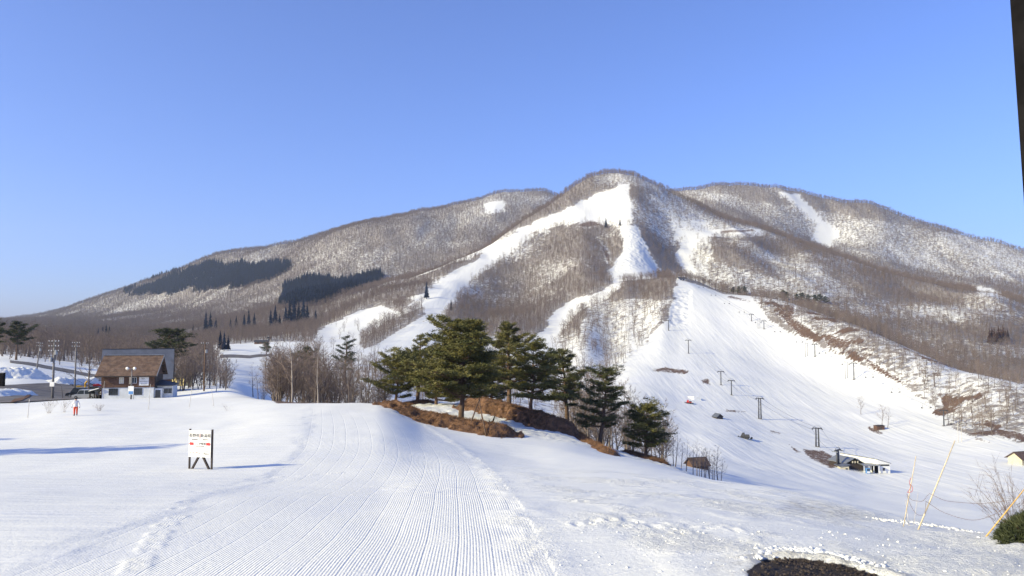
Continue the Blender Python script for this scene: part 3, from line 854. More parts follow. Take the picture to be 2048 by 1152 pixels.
# ---- leafless trees near the viewer, with trunk and crown
def near_tree_meshes(seed, H, spread, nb, sub, tw, w, low, lean=.06, forks=1, bark=None, tk=.015):
    r = np.random.default_rng(seed)
    tP, tW, P, Q, W = bare_tree(r, H, spread, nb, sub, tw, w, low, lean, forks, tk)
    a = trunk_mesh(tP, tW, 6); b = cones(P, Q, W)
    return mesh_np('trunk', a[0], tris=a[1], mats=(bark or M_BARK,), smooth=True), mesh_np('crown', b[0], tris=b[1], mats=(M_TWIG,))
NT = {'thicket': [near_tree_meshes(600 + i, 9, .38, 17, 6, 6, 1.15, .15, .08, 1 + (i % 3)) for i in range(6)],
      'birch': [near_tree_meshes(620 + i, 10, .36, 20, 6, 5, 1.0, .25, .07, 1, M_BIRCH, .009) for i in range(3)],
      'shade': [near_tree_meshes(640 + i, 10, .42, 20, 7, 5, 1.0, .25, .04) for i in range(3)],
      'slim': [near_tree_meshes(660 + i, 8, .30, 14, 5, 4, .7, .3, .05) for i in range(3)]}
def plant_tree(kind, i, loc, H, label, group=None, rz=None, name='bare_tree'):
    hs = {'thicket': 9, 'birch': 10, 'shade': 10, 'slim': 8}[kind]
    root = empty(name, loc, random.uniform(0, 6.28) if rz is None else rz, H / hs)
    t, c = NT[kind][i % len(NT[kind])]
    link('trunk', t, root); link('crown', c, root)
    return tag(root, label, 'tree', group)
g = 'leafless trees massed in the gully beyond the groomed crest'
for i in range(74):
    px = random.uniform(545, 775); Y = random.uniform(108, 165)
    if px < 600: Y = random.uniform(108, 130)
    plant_tree('thicket', i, spot(px, Y), random.uniform(6.5, 9.5) * (1.12 if px < 680 else .9), 'leafless grey brown tree massed in the gully beyond the groomed crest', g)
plant_tree('birch', 0, spot(584, 104), 10.5, 'tall pale barked birch at the near edge of the gully thicket')
plant_tree('birch', 1, spot(636, 104), 9.0, 'pale barked birch leaning beside the taller birch in the gully thicket')
g = 'leafless trees in the hollow behind the pines'
for i in range(38):
    px = random.uniform(1120, 1330); Y = random.uniform(135, 210)
    plant_tree('thicket', i, spot(px, Y), random.uniform(9, 14), 'leafless tree in the snowy hollow behind the dark pines', g)
for i in range(5):
    plant_tree('slim', i, spot([1335, 1350, 1362, 1346, 1372][i], [118, 112, 120, 126, 124][i]), random.uniform(4.5, 6), 'slender bare tree in the clump left of the low brown hut', 'bare trees beside the earth covered hut')
for i in range(12):
    plant_tree('slim', i + 1, spot([1403, 1412, 1421, 1428, 1436, 1418, 1394, 1408, 1441, 1386, 1425, 1399][i], [104, 108, 102, 107, 103, 112, 118, 125, 116, 122, 128, 135][i]), random.uniform(4.5, 6), 'slender bare tree in front of the low brown hut', 'bare trees in front of the earth covered hut')
g = 'leafless trees beside the ski school'
for i in range(38):
    px = random.uniform(350, 458); Y = random.uniform(165, 225)
    plant_tree('thicket', i, spot(px, Y), random.uniform(7, 11) * (1.0 if px < 430 else .8), 'leafless brown tree on the snowy bank beside the ski school', g)
plant_tree('birch', 2, spot(432, 160), 9.5, 'pale birch standing at the edge of the snowy bank by the ski school')
plant_tree('shade', 0, spot(177, 152), 12.5, 'large spreading bare tree beside the parked cars')
plant_tree('shade', 1, spot(205, 185), 11, 'bare tree rising behind the brown roofed ski school')
for i in range(26):
    px = random.uniform(-10, 250); Y = random.uniform(250, 330)
    plant_tree('thicket', i, spot(px, Y), random.uniform(6, 10), 'leafless tree along the edge of the valley wood above the side road', 'leafless trees along the side road')
for i in range(10):
    px = random.uniform(505, 560); Y = random.uniform(185, 240)
    plant_tree('slim', i, spot(px, Y), random.uniform(6, 9), 'thin bare tree in the row below the far snowfield', 'thin bare trees below the far snowfield')
for i in range(26):
    q = hit(random.uniform(648, 770), random.uniform(636, 706), 330)
    o = link('bare_tree', MID[i % len(MID)], None, q, (0, 0, i * .7)); o.scale = (random.uniform(.6, 1.0),) * 3
    tag(o, 'leafless tree scattered over the lower end of the long upper piste', 'tree', 'leafless trees scattered over the lower end of the upper piste')
plant_tree('shade', 2, hit(1722, 829, 200), 12, 'lone leafless tree on the open piste above the small brown hut')
plant_tree('shade', 0, hit(1764, 852, 200), 13, 'leafless tree with spreading crown right behind the small brown hut')
plant_tree('slim', 0, hit(1775, 856, 200), 13, 'slim leafless tree beside the small brown hut on the piste')

for i in range(22):
    q = spot(random.uniform(440, 640), random.uniform(640, 900))
    o = link('bare_tree', MID[i % len(MID)], None, q, (0, 0, i * .9)); o.scale = (random.uniform(1.0, 1.5),) * 3
    tag(o, 'tall leafless tree in the clusters behind the far snowfield', 'tree', 'tall leafless trees behind the far snowfield')

# ---- cedars one can tell apart
def cedar(px, py, hpx, label, ymin, group=None, meshes=CEDAR, name='cedar_tree'):
    p = hit(px, py, ymin); k = hpx * p.y / F / 13.0 * (1.45 if px < 640 else 1.1)
    o = link(name, random.choice(meshes), None, p, (0, 0, random.uniform(0, 6))); o.scale = (k * random.uniform(.95, 1.25), k, k)
    return tag(o, label, 'tree', group)
for px, py, h in ((196, 676, 14), (205, 677, 17), (212, 678, 20), (218, 678, 18)): cedar(px, py, h, 'small dark cedar in the cluster above the ski school roofs', 330, 'small cedars above the ski school')
for px, py, h in ((386, 668, 14), (397, 667, 10)): cedar(px, py, h, 'short dark cedar at the left end of the valley cedars', 330, 'short valley cedars')
for px, py, h in ((411, 672, 32), (420, 673, 33), (431, 672, 27), (440, 700, 28), (448, 702, 26), (456, 701, 22)): cedar(px, py, h, 'dark cedar in the close group beside the far snowfield', 330, 'cedars beside the far snowfield')
for px, py, h in ((461, 660, 18), (472, 659, 20), (488, 660, 24), (497, 660, 26), (508, 661, 26)): cedar(px, py, h, 'dark cedar standing in the middle of the brown valley wood', 330, 'cedars in the valley wood')
for px, py, h in ((541, 656, 26), (550, 657, 34), (559, 657, 22), (571, 652, 28), (579, 652, 34), (588, 652, 36), (597, 652, 32), (606, 652, 36), (614, 652, 30), (631, 650, 22)): cedar(px, py, h, 'dark cedar in the row below the forested spur', 330, 'cedars below the forested spur')
cedar(853, 598, 32, 'solitary dark conifer at the edge of the upper piste', 600)
cedar(902, 622, 20, 'small dark conifer at the lower tip of the wooded bowl', 600)
cedar(1212, 456, 20, 'dark conifer beside the bare earth crest under the summit', 1000)
cedar(1240, 452, 16, 'short conifer on the edge of the upper mogul field', 1000)
for i in range(9):
    cedar(1980 + i * 4.5, 684 + random.uniform(-4, 4), random.uniform(22, 34), 'rusty brown conifer in the clump on the far spur', 640, 'rusty conifers on the far spur', RUST, 'rusty_conifer')

# ---- red pines
def pine_meshes(seed, H, R, low=.3, nb=34, clump=1.0, bend=.06, flat=.35, mat=None, dens=1.0, lean=(0, 0), top=.5):
    """trunk with limbs, and needle pads held out in layers"""
    r = np.random.default_rng(seed)
    n = 8; pts = [np.array([0, 0, -.4])]
    for i in range(n):
        pts.append(pts[-1] + np.array([r.normal(0, bend) + lean[0], r.normal(0, bend) + lean[1], 1.0]) * (H * .96) / n)
    pts = np.array(pts); rad = .028 * H * np.linspace(1.1, .12, n + 1) ** .9
    tb = MB(); tb.tube([tuple(p) for p in pts], [float(x) for x in rad], 8, cap=False)
    limbs = MB(); C = []
    for k in range(nb):
        t = low + (1 - low) * (k + r.uniform(0, .9)) / nb
        i = min(int(t * n), n - 1); p = pts[i] + (pts[i + 1] - pts[i]) * (t * n - i)
        az = k * 2.4 + r.uniform(-.5, .5)
        q = (t - low) / (1 - low)
        L = R * (1.0 - q ** 1.6) ** top * r.uniform(.45, 1.2) * (1 + .22 * math.sin(az * 1.0 + seed) + .18 * math.sin(t * 17 + seed)) * (.75 + .25 * min(1, q * 5))
        L = max(L, R * .18)
        rise = r.uniform(-.22, .32) + .35 * q
        d = np.array([math.cos(az), math.sin(az), rise]); d /= np.linalg.norm(d)
        side = np.array([-d[1], d[0], 0])
        mid = p + d * L * .5 + np.array([0, 0, -.03 * L]); tip = p + d * L + np.array([0, 0, .10 * L]) + side * r.normal(0, .12) * L
        limbs.tube([tuple(p), tuple(mid), tuple(tip)], [.012 * H * (1.1 - t) + .02, .008 * H * (1.1 - t) + .015, .012], 5, cap=False)
        m = max(5, int(L * 10.5 * dens))
        for c in range(m):
            s = r.uniform(.32, 1.05); b0 = p + (mid - p) * (s / .5) if s < .5 else mid + (tip - mid) * ((s - .5) / .5)
            w = L * .30 * (1.15 - .5 * s)
            off = side * r.normal(0, w) + np.array([0, 0, abs(r.normal(0, .10 * clump)) + .05]) + d * r.normal(0, .12)
            e = b0 + off; C.append(e)
            if c % 3 == 0: limbs.tube([tuple(b0), tuple(e)], [.022, .008], 3, cap=False)
    for c in range(int(10 * dens)):
        C.append(pts[-1] + np.array([r.normal(0, .25), r.normal(0, .25), r.uniform(-.5, .25)]))
    C = np.array(C); nc = len(C); nn = 25
    az = r.uniform(0, 2 * math.pi, (nc, nn)); el = r.uniform(-.35, 1.15, (nc, nn))
    D = np.stack([np.cos(az) * np.cos(el), np.sin(az) * np.cos(el), np.sin(el) * .75], -1)
    ln = r.uniform(.20, .42, (nc, nn, 1)) * clump
    st = C[:, None] + D * .02 + r.normal(0, .13 * clump, (nc, nn, 3)) * np.array([1, 1, .5]); en = st + D * ln
    up = np.cross(D, np.array([0, 0, 1.0])); up /= np.linalg.norm(up, axis=-1, keepdims=True) + 1e-6
    tw = r.normal(0, 1, (nc, nn, 1)); nrm = np.cross(D, up); wv = up * np.cos(tw) + nrm * np.sin(tw)
    hw = .035 * clump
    V = np.stack([st - wv * hw * .4, (st + en) / 2 - wv * hw, en, (st + en) / 2 + wv * hw], 2).reshape(-1, 3)
    Q = np.arange(len(V)).reshape(-1, 4)
    crown = mesh_np('crown', V, quads=Q, mats=(mat or M_NEEDLE,))
    return tb.mesh('trunk', M_PINEBARK, True), limbs.mesh('limbs', M_PINEBARK, True), crown
def pine(px, py, hpx, R, label, ymin=70, Y=None, seed=0, name='pine_tree', group=None, meshes=None, rz=0.0, lift=0.0, **kw):
    p = hit(px, py, ymin) if Y is None else spot(px, Y)
    p.z += lift
    H = hpx * p.y / F
    if meshes is None: meshes = pine_meshes(seed, H, R, **kw)
    root = empty(name, p, rz)
    tag(root, label, 'tree', group)
    link('trunk', meshes[0], root); link('limbs', meshes[1], root); link('crown', meshes[2], root)
    return root, meshes

# ------------------------------------------------------------------ earth mounds under the pines
def make_earth():
    m, nt, b = new_mat('dead_grass_earth')
    pos = nt.nodes.new('ShaderNodeNewGeometry').outputs['Position']
    n = noise(nt, 1.4, 5, .7, pos); n2 = noise(nt, 9, 4, .7, pos)
    c = mixc(nt, ramp(nt, n, .35, .65), (0.095, 0.047, 0.025), (0.215, 0.112, 0.056))
    c = mixc(nt, mth(nt, 'MULTIPLY', ramp(nt, n2, .45, .7), .6), c, (0.07, 0.04, 0.024))
    nt.links.new(c, b.inputs['Base Color']); b.inputs['Roughness'].default_value = .95
    nt.links.new(bump(nt, n2, .12), b.inputs['Normal'])
    return m
M_EARTH = make_earth()
M_DRYGRASS = bark_mat('dry_grass_blades', (0.20, 0.108, 0.054), .5, .8)
MOUNDS = []   # (ax, ay, bx, by, width, height, seed)
def add_mound(a, b, w, h, seed): MOUNDS.append((a[0], a[1], b[0], b[1], w, h, seed))
add_mound(spot(812, 82.5), spot(985, 76.5), 3.6, 1.0, 1)
add_mound(spot(955, 103), spot(1122, 89), 3.5, 1.6, 2)
add_mound(spot(1128, 103), spot(1218, 76), 1.2, .5, 3)
add_mound(spot(1268, 94), spot(1315, 91), 2.0, .55, 4)
add_mound(spot(800, 114), spot(850, 116), 2.2, .55, 5)
def mound_h(x, y, k):
    ax, ay, bx, by, w, h, sd = MOUNDS[k]
    dx, dy = bx - ax, by - ay; L2 = dx * dx + dy * dy
    t = np.clip(((x - ax) * dx + (y - ay) * dy) / L2, 0, 1)
    d = np.hypot(x - ax - t * dx, y - ay - t * dy) / w
    d = d + (fbm(x / 1.8, y / 1.8, 3, 200 + sd) - .5) * .6 + (fbm(x / .5, y / .5, 3, 260 + sd) - .5) * .55
    return h * (1 - sstep(0.05, 1.0, d)) * (.8 + .4 * fbm(x / 1.2, y / 1.2, 3, 230 + sd)) - .25 * sstep(.75, 1.05, d)
def ground_top(x, y):
    z = gz(x, y); e = 0
    for k in range(len(MOUNDS)): e = max(e, float(mound_h(np.array([x]), np.array([y]), k)[0]))
    return z + e
for k, (ax, ay, bx, by, w, h, sd) in enumerate(MOUNDS):
    x0, x1 = min(ax, bx) - w * 1.3, max(ax, bx) + w * 1.3; y0, y1 = min(ay, by) - w * 1.3, max(ay, by) + w * 1.3
    nx, ny = int((x1 - x0) / .16), int((y1 - y0) / .16)
    X, Y = np.meshgrid(np.linspace(x0, x1, nx), np.linspace(y0, y1, ny))
    T0 = height(X.ravel(), Y.ravel()).reshape(X.shape); Hm = mound_h(X, Y, k)
    i = (np.arange(ny - 1)[:, None] * nx + np.arange(nx - 1)[None, :]).ravel()
    Q = np.stack([i, i + 1, i + 1 + nx, i + nx], -1)
    keep = (Hm.ravel()[Q] > -.245).any(1)
    me = mesh_np('earth_mound', np.stack([X, Y, T0 + Hm], -1).reshape(-1, 3), quads=Q[keep], smooth=True, mats=(M_EARTH,))
    tag(link('earth_mound', me), kind='structure')
    # dead grass tufts
    r = np.random.default_rng(900 + k); n = int(700 * (math.hypot(bx - ax, by - ay) + 3) * w / 9)
    gx = r.uniform(x0, x1, n * 3); gy = r.uniform(y0, y1, n * 3); gh = mound_h(gx, gy, k); s_ = gh > .06
    gx, gy, gh = gx[s_][:n], gy[s_][:n], gh[s_][:n]; gzv = height(gx, gy) + gh - .03
    P = np.stack([gx, gy, gzv], 1); D = np.stack([r.normal(.05, .12, len(gx)), r.normal(-.03, .12, len(gx)), r.uniform(.10, .32, len(gx))], 1)
    V, T = cones(P, P + D, np.full(len(P), .045))
    tag(link('dry_grass', mesh_np('dry_grass', V, tris=T, mats=(M_DRYGRASS,))), 'short dead brown grass on the earth mound under the pines', 'grass', kind='stuff')

# ------------------------------------------------------------------ the pines
M_NEEDLE_M = needle_mat('shaded_pine_needles', (0.042, 0.052, 0.018), (0.125, 0.118, 0.040))  # darker needle copy: shade from the neighbouring pines is put into the colour
def pine_on(px, Y, crest, R, label, seed, **kw):
    p = spot(px, Y); z = ground_top(p.x, p.y); base_py = float(pix(p.x, p.y, z)[1])
    return pine(px, 0, base_py - crest, R, label, Y=Y, seed=seed, lift=z - p.z - .05, **kw)
pine_on(922, 84.5, 634, 5.5, 'largest full crowned pine on the near brown mound', 11, low=.27, nb=60, dens=1.5, clump=1.15, top=.42, lean=(.01, 0))
pine_on(790, 113, 706, 4.3, 'low bushy pine with a curved trunk at the left end of the grove', 12, low=.2, nb=34, dens=1.3, top=.4, bend=.12, lean=(.05, 0))
pine_on(834, 117, 664, 3.2, 'tall open crowned pine with layered tiers left of the largest pine', 13, low=.25, nb=30, dens=1.1, top=.45)
pine_on(872, 110, 690, 4.8, 'broad pine tucked behind the largest pine on its left side', 14, low=.14, nb=42, dens=1.3, top=.38)
pine_on(1020, 108, 640, 4.2, 'tall pine behind the largest pine on its right side', 15, low=.28, nb=44, dens=1.35, top=.4)
pine_on(1062, 93, 682, 4.0, 'leaning pine on the second brown mound', 16, low=.22, nb=38, dens=1.2, top=.42, lean=(.02, 0), bend=.1)
pine_on(985, 112, 700, 3.6, 'shaded pine in the middle of the grove behind the wooden tripod', 22, low=.12, nb=34, dens=1.2, top=.4)
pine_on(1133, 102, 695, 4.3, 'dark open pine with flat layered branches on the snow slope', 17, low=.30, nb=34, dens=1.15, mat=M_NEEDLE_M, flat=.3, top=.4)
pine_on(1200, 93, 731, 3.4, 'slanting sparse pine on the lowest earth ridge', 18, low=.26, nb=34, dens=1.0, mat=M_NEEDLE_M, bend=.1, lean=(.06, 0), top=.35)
pine_on(1293, 92.5, 803, 3.1, 'short pine standing alone at the right end of the grove', 19, low=.2, nb=32, dens=1.2, top=.42)
_, PM = pine_on(32, 252, 640, 4.6, 'flat topped pine on the snow bank at the far left', 20, low=.45, nb=24, dens=.7, clump=1.6, top=.35, mat=M_NEEDLE_D)
pine(-14, 0, 42, 4.6, 'pine cut off by the left edge of the picture', Y=246, meshes=PM, rz=2.0)
pine_on(338, 212, 655, 6.0, 'tall umbrella shaped pine behind the ski school', 21, low=.55, nb=24, dens=.8, clump=1.6, top=.3, mat=M_NEEDLE_D)
pine(533, 712, 27, 3.2, 'small lone pine on the far snowfield', ymin=300, seed=23, low=.35, nb=18, dens=.35, clump=2.2, top=.35, mat=M_NEEDLE_D)
pine_on(606, 172, 692, 3.6, 'dark pine top rising out of the gully thicket', 24, low=.5, nb=20, dens=.9, clump=1.4, mat=M_NEEDLE_D, top=.35)
pine_on(690, 330, 668, 5.0, 'dark pine on the snow below the wooded island of the upper piste', 25, low=.3, nb=20, dens=.4, clump=2.2, mat=M_NEEDLE_D, top=.35)
SM = [pine_meshes(70 + i, 10, 3.8, .3, 20, 2.2, .05, .3, M_NEEDLE_D, .4, (0, 0), .4) for i in range(3)]
for i, (px, py, h) in enumerate(((1466, 588, 14), (1478, 590, 18), (1489, 590, 18))):
    r_, _ = pine(px, py, h, 4, 'dark pine in the trio behind the shoulder of the piste', ymin=900, meshes=SM[i % 3], rz=i * 1.3, group='pines behind the piste shoulder'); r_.scale = (h * r_.location.y / F / 10,) * 3
for i, (px, h) in enumerate(((1566, 20), (1574, 18), (1594, 16), (1604, 19), (1616, 17), (1630, 18), (1640, 20), (1650, 17))):
    r_, _ = pine(px, 600 + (px - 1560) * .1, h, 4, 'dark pine in the row along the near spur above the piste', ymin=900, meshes=SM[i % 3], rz=i * 1.7, group='pines along the near spur'); r_.scale = (h * r_.location.y / F / 10,) * 3

# ---- shrubs
def twig_shrub(name, loc, H, R, n, seed, label, mat=None, w=.012):
    r = np.random.default_rng(seed); P, Q, W = [], [], []
    for k in range(n):
        az = r.uniform(0, 6.28); out = r.uniform(.1, 1) * R; h = H * r.uniform(.55, 1)
        a = np.array([math.cos(az) * .12 * R * r.uniform(0, 1), math.sin(az) * .12 * R * r.uniform(0, 1), -.15])
        m = np.array([math.cos(az) * out * .5, math.sin(az) * out * .5, h * .6]); t = np.array([math.cos(az) * out, math.sin(az) * out, h])
        P += [a, m]; Q += [m + (m - a) * .15, t]; W += [w * 1.6, w]
        for j in range(7):
            s = r.uniform(.35, .95); b0 = a + (m - a) * (s / .6) if s < .6 else m + (t - m) * ((s - .6) / .4)
            d = np.array([math.cos(az) * .5, math.sin(az) * .5, .9]) + r.normal(0, .5, 3); e = b0 + d * H * r.uniform(.08, .22)
            P.append(b0); Q.append(e); W.append(w * .7)
            for z in range(2):
                b1 = b0 + (e - b0) * r.uniform(.3, .9); P.append(b1); Q.append(b1 + (d + r.normal(0, .6, 3)) * H * r.uniform(.04, .1)); W.append(w * .5)
    V, T = cones(np.array(P), np.array(Q), np.array(W))
    o = link(name, mesh_np(name, V, tris=T, mats=(mat or M_TWIG,)), None, loc)
    return tag(o, label, 'shrub')
twig_shrub('bare_shrub', spot(98, 79), 1.7, 1.3, 16, 31, 'leafless shrub at the edge of the snow left of the walking person')
twig_shrub('bare_shrub', spot(128, 79), 1.5, 1.1, 12, 32, 'leafless shrub right beside the walking person')
twig_shrub('low_shrub', spot(199, 80), .8, 1.0, 20, 33, 'low leafless shrub in the snow in front of the ski school')
twig_shrub('low_shrub', spot(455, 80), .7, .6, 6, 34, 'tiny twiggy plant sticking out of the open snow')
twig_shrub('bare_shrub', spot(2040, 20.5) - Vector((0, 0, .3)), 2.2, 1.6, 40, 35, 'large leafless shrub with fine twigs behind the snow poles', w=.014)
def evergreen(loc, R, H, seed):
    r = np.random.default_rng(seed); n = 5200
    d = r.normal(0, 1, (n, 3)); d[:, 2] = np.abs(d[:, 2]); d /= np.linalg.norm(d, axis=1, keepdims=True)
    lump = .72 + .5 * fbm(d[:, 0] * 3 + 5, d[:, 1] * 3 + d[:, 2] * 2, 3, 7)
    P = d * np.array([R, R, H]) * (lump * r.uniform(.72, 1.0, n))[:, None]
    D = d * .5 + r.normal(0, .4, (n, 3)) + np.array([0, 0, .25]); D /= np.linalg.norm(D, axis=1, keepdims=True)
    V, T = cones(P, P + D * r.uniform(.08, .17, (n, 1)), np.full(n, .03))
    root = empty('evergreen_shrub', loc); tag(root, 'dark green evergreen shrub at the bottom right corner behind the snow edge', 'shrub')
    link('foliage', mesh_np('foliage', V, tris=T, mats=(M_NEEDLE_D,)), root)
    b = MB()
    for k in range(7):
        a = k * .9; b.tube([(0, 0, -.2), (math.cos(a) * R * .35, math.sin(a) * R * .35, H * .4), (math.cos(a) * R * .7, math.sin(a) * R * .7, H * .7)], [.03, .02, .008], 5)
    b.build('stems', M_PINEBARK, root)
evergreen(spot(2062, 17.2) + Vector((.0, 0, -.1)), .72, .85, 36)

# ------------------------------------------------------------------ materials for the built things
M_WHITE = simple('white_paint', (0.74, 0.74, 0.73), .6, .10, 2.0)
M_PLASTER = simple('white_plaster', (0.60, 0.62, 0.64), .8, .12, .8, bumpd=.01)
M_DARKWOOD = simple('dark_timber', (0.045, 0.034, 0.030), .75, .4, 6, bumpd=.01)
M_BLACKWOOD = simple('black_timber', (0.010, 0.009, 0.009), .9, .4, 5, spec=.05)
M_BROWNWOOD = simple('brown_boards', (0.115, 0.062, 0.042), .8, .35, 3, bumpd=.02, bscale=6)
M_STEEL = simple('galvanised_steel', (0.30, 0.31, 0.32), .45, .2, 4, metal=.6)
M_DARKSTEEL = simple('dark_steel', (0.07, 0.07, 0.074), .5, .3, 4, metal=.2)
M_CONCRETE = simple('concrete_pole', (0.21, 0.195, 0.18), .85, .2, 3)
M_GLASS = simple('window_glass', (0.035, 0.045, 0.055), .12, .2, 1, spec=.6)
M_FRAME = simple('dark_window_frame', (0.06, 0.055, 0.055), .5, .2, 4)
M_GREYROOF = simple('grey_metal_roof', (0.115, 0.125, 0.15), .5, .18, .6)
M_DARKROOF = simple('dark_metal_roof', (0.05, 0.05, 0.055), .55, .25, 1)
M_CREAM = simple('cream_wall', (0.56, 0.50, 0.37), .8, .12, 1)
M_YELLOW = simple('yellow_wall', (0.62, 0.50, 0.20), .8, .12, 1)
M_RED = simple('red_paint', (0.55, 0.035, 0.025), .5, .15, 4)
M_ORANGE = simple('orange_red_cloth', (0.62, 0.075, 0.03), .85, .2, 9)
M_BLUE = simple('blue_paint', (0.10, 0.24, 0.50), .5, .15, 4)
M_BLACK = simple('black_rubber', (0.015, 0.015, 0.016), .7, .2, 6)
M_SILVER = simple('silver_car_paint', (0.50, 0.51, 0.52), .3, .05, 1, metal=.5, spec=.5)
M_NAVY = simple('dark_car_paint', (0.018, 0.022, 0.03), .25, .1, 1, spec=.5)
M_AMBER = simple('yellow_machine_paint', (0.60, 0.36, 0.03), .5, .15, 3)
M_JACKET = simple('white_jacket_cloth', (0.68, 0.67, 0.66), .9, .12, 9)
M_SKIN = simple('skin', (0.50, 0.30, 0.22), .6, .1, 9)
M_BAMBOO = simple('bamboo', (0.60, 0.50, 0.34), .6, .25, 5)
M_PALEPOLE = simple('pale_stake', (0.55, 0.52, 0.46), .7, .2, 5)
M_ORANGEPOLE = simple('orange_fibreglass', (0.66, 0.40, 0.12), .5, .15, 5)
M_ROPE = simple('grey_rope', (0.20, 0.16, 0.16), .9, .2, 20)
M_REDROPE = simple('red_cord', (0.45, 0.06, 0.05), .9, .2, 20)
M_TEXT = simple('dark_lettering', (0.05, 0.045, 0.045), .7, .1, 9)
M_REDINK = simple('red_lettering', (0.60, 0.05, 0.05), .7, .1, 9)
M_GREENINK = simple('green_lettering', (0.25, 0.36, 0.08), .7, .1, 9)
M_CLOTH = simple('sign_board_white', (0.80, 0.78, 0.72), .7, .05, 3)
def roof_mat():
    m, nt, b = new_mat('weathered_brown_roof')
    co = objco(nt); n = noise(nt, 1.2, 5, .7, co)
    mp = nt.nodes.new('ShaderNodeMapping'); nt.links.new(co, mp.inputs['Vector']); mp.inputs['Scale'].default_value = (.5, 3, 3)
    n2 = noise(nt, 1.6, 5, .7, mp.outputs[0])
    c = mixc(nt, ramp(nt, n, .35, .65), (0.075, 0.042, 0.029), (0.155, 0.094, 0.062))
    c = mixc(nt, mth(nt, 'MULTIPLY', ramp(nt, n2, .5, .72), .7), c, (0.20, 0.16, 0.135))
    nt.links.new(c, b.inputs['Base Color']); b.inputs['Roughness'].default_value = .85
    w = nt.nodes.new('ShaderNodeTexWave'); w.bands_direction = 'Z'; w.inputs['Scale'].default_value = 1.3; nt.links.new(co, w.inputs['Vector'])
    nt.links.new(bump(nt, w.outputs['Fac'], .03), b.inputs['Normal'])
    return m
M_BROWNROOF = roof_mat()
def asphalt_mat():
    m, nt, b = new_mat('wet_asphalt')
    pos = nt.nodes.new('ShaderNodeNewGeometry').outputs['Position']
    n = noise(nt, .35, 5, .65, pos)
    c = mixc(nt, ramp(nt, n, .35, .65), (0.075, 0.066, 0.06), (0.165, 0.145, 0.125))
    nt.links.new(c, b.inputs['Base Color']); b.inputs['Roughness'].default_value = .8
    return m
M_ASPHALT = asphalt_mat()

def text_mesh(body, size, mat, extrude=.003, align='CENTER', shear=0.0):
    cu = bpy.data.curves.new('lettering', 'FONT'); cu.body = body; cu.size = size; cu.extrude = extrude; cu.align_x = align; cu.align_y = 'CENTER'; cu.shear = shear
    cu.resolution_u = 3
    o = bpy.data.objects.new('lettering', cu); COL.objects.link(o)
    me = bpy.data.meshes.new_from_object(o.evaluated_get(bpy.context.evaluated_depsgraph_get()))
    bpy.data.objects.remove(o); bpy.data.curves.remove(cu)
    me.materials.clear(); me.materials.append(mat)
    return me
def letters(body, size, mat, parent, x, y, z, **kw):
    """lettering on an upright board that faces -y"""
    return link('lettering', text_mesh(body, size, mat, **kw), parent, (x, y, z), (math.pi / 2, 0, 0))

# ------------------------------------------------------------------ border sign in the snow
def border_sign():
    p = hit(400, 938); k = p.y / F            # metres per photo pixel there
    root = empty('border_sign', p, -.22)
    tag(root, 'white prefecture border signboard on dark timber legs in the snow', 'sign')
    W, H0, H1 = 1.20, .56, 1.82
    link_ = lambda mb, n, m: mb.build(n, m, root)
    for sx in (-1, 1):
        link_(MB().box(sx * W / 2 - .035, sx * W / 2 + .035, 0.0, .07, -.3, H1 + .06), 'post', M_DARKWOOD)
        link_(MB().bar((sx * .10, .05, H0 + .04), (sx * (W / 2 - .12), .05, -.05), .085), 'brace', M_DARKWOOD)
    board = link_(MB().box(-W / 2 - .01, W / 2 - .03, -.035, -.004, H0, H1), 'board', M_CLOTH)
    y = -.04
    letters('長野県', .19, M_TEXT, board, -.32, y, H1 - .25)
    letters('新潟県', .19, M_TEXT, board, .29, y, H1 - .25)
    letters('NAGANO', .075, M_TEXT, board, -.30, y, H1 - .43)
    letters('NIIGATA', .075, M_TEXT, board, .27, y, H1 - .43)
    MB().box(-.024, -.006, y - .004, y, H1 - .48, H1 - .10).build('divider', M_REDINK, board)
    letters('ここが県境', .125, M_TEXT, board, -.01, y, H0 + .63)
    letters('PREFECTURAL BORDER', .045, M_TEXT, board, -.01, y, H0 + .52)
    for s in (-1, 1):
        c = s * .46 - .015
        MB().prism([(c - s * .12, H0 + .57), (c + s * .02, H0 + .57), (c + s * .02, H0 + .53), (c + s * .115, H0 + .63), (c + s * .02, H0 + .73), (c + s * .02, H0 + .69), (c - s * .12, H0 + .69)], y - .004, y).build('arrow', M_REDINK, board)
    letters('P', .09, M_GREENINK, board, -.52, y, H0 + .20, shear=.3)
    letters('タングラム', .085, M_REDINK, board, -.20, y, H0 + .19)
    letters('Madarao', .085, M_TEXT, board, .33, y, H0 + .17, shear=.3)
    b = MB(); b.tube([(.22 + .055 * i, y - .002, H0 + .235 + .05 * math.sin(math.pi * i / 5)) for i in range(6)], .006, 4); b.build('logo_arc', M_REDINK, board)
border_sign()

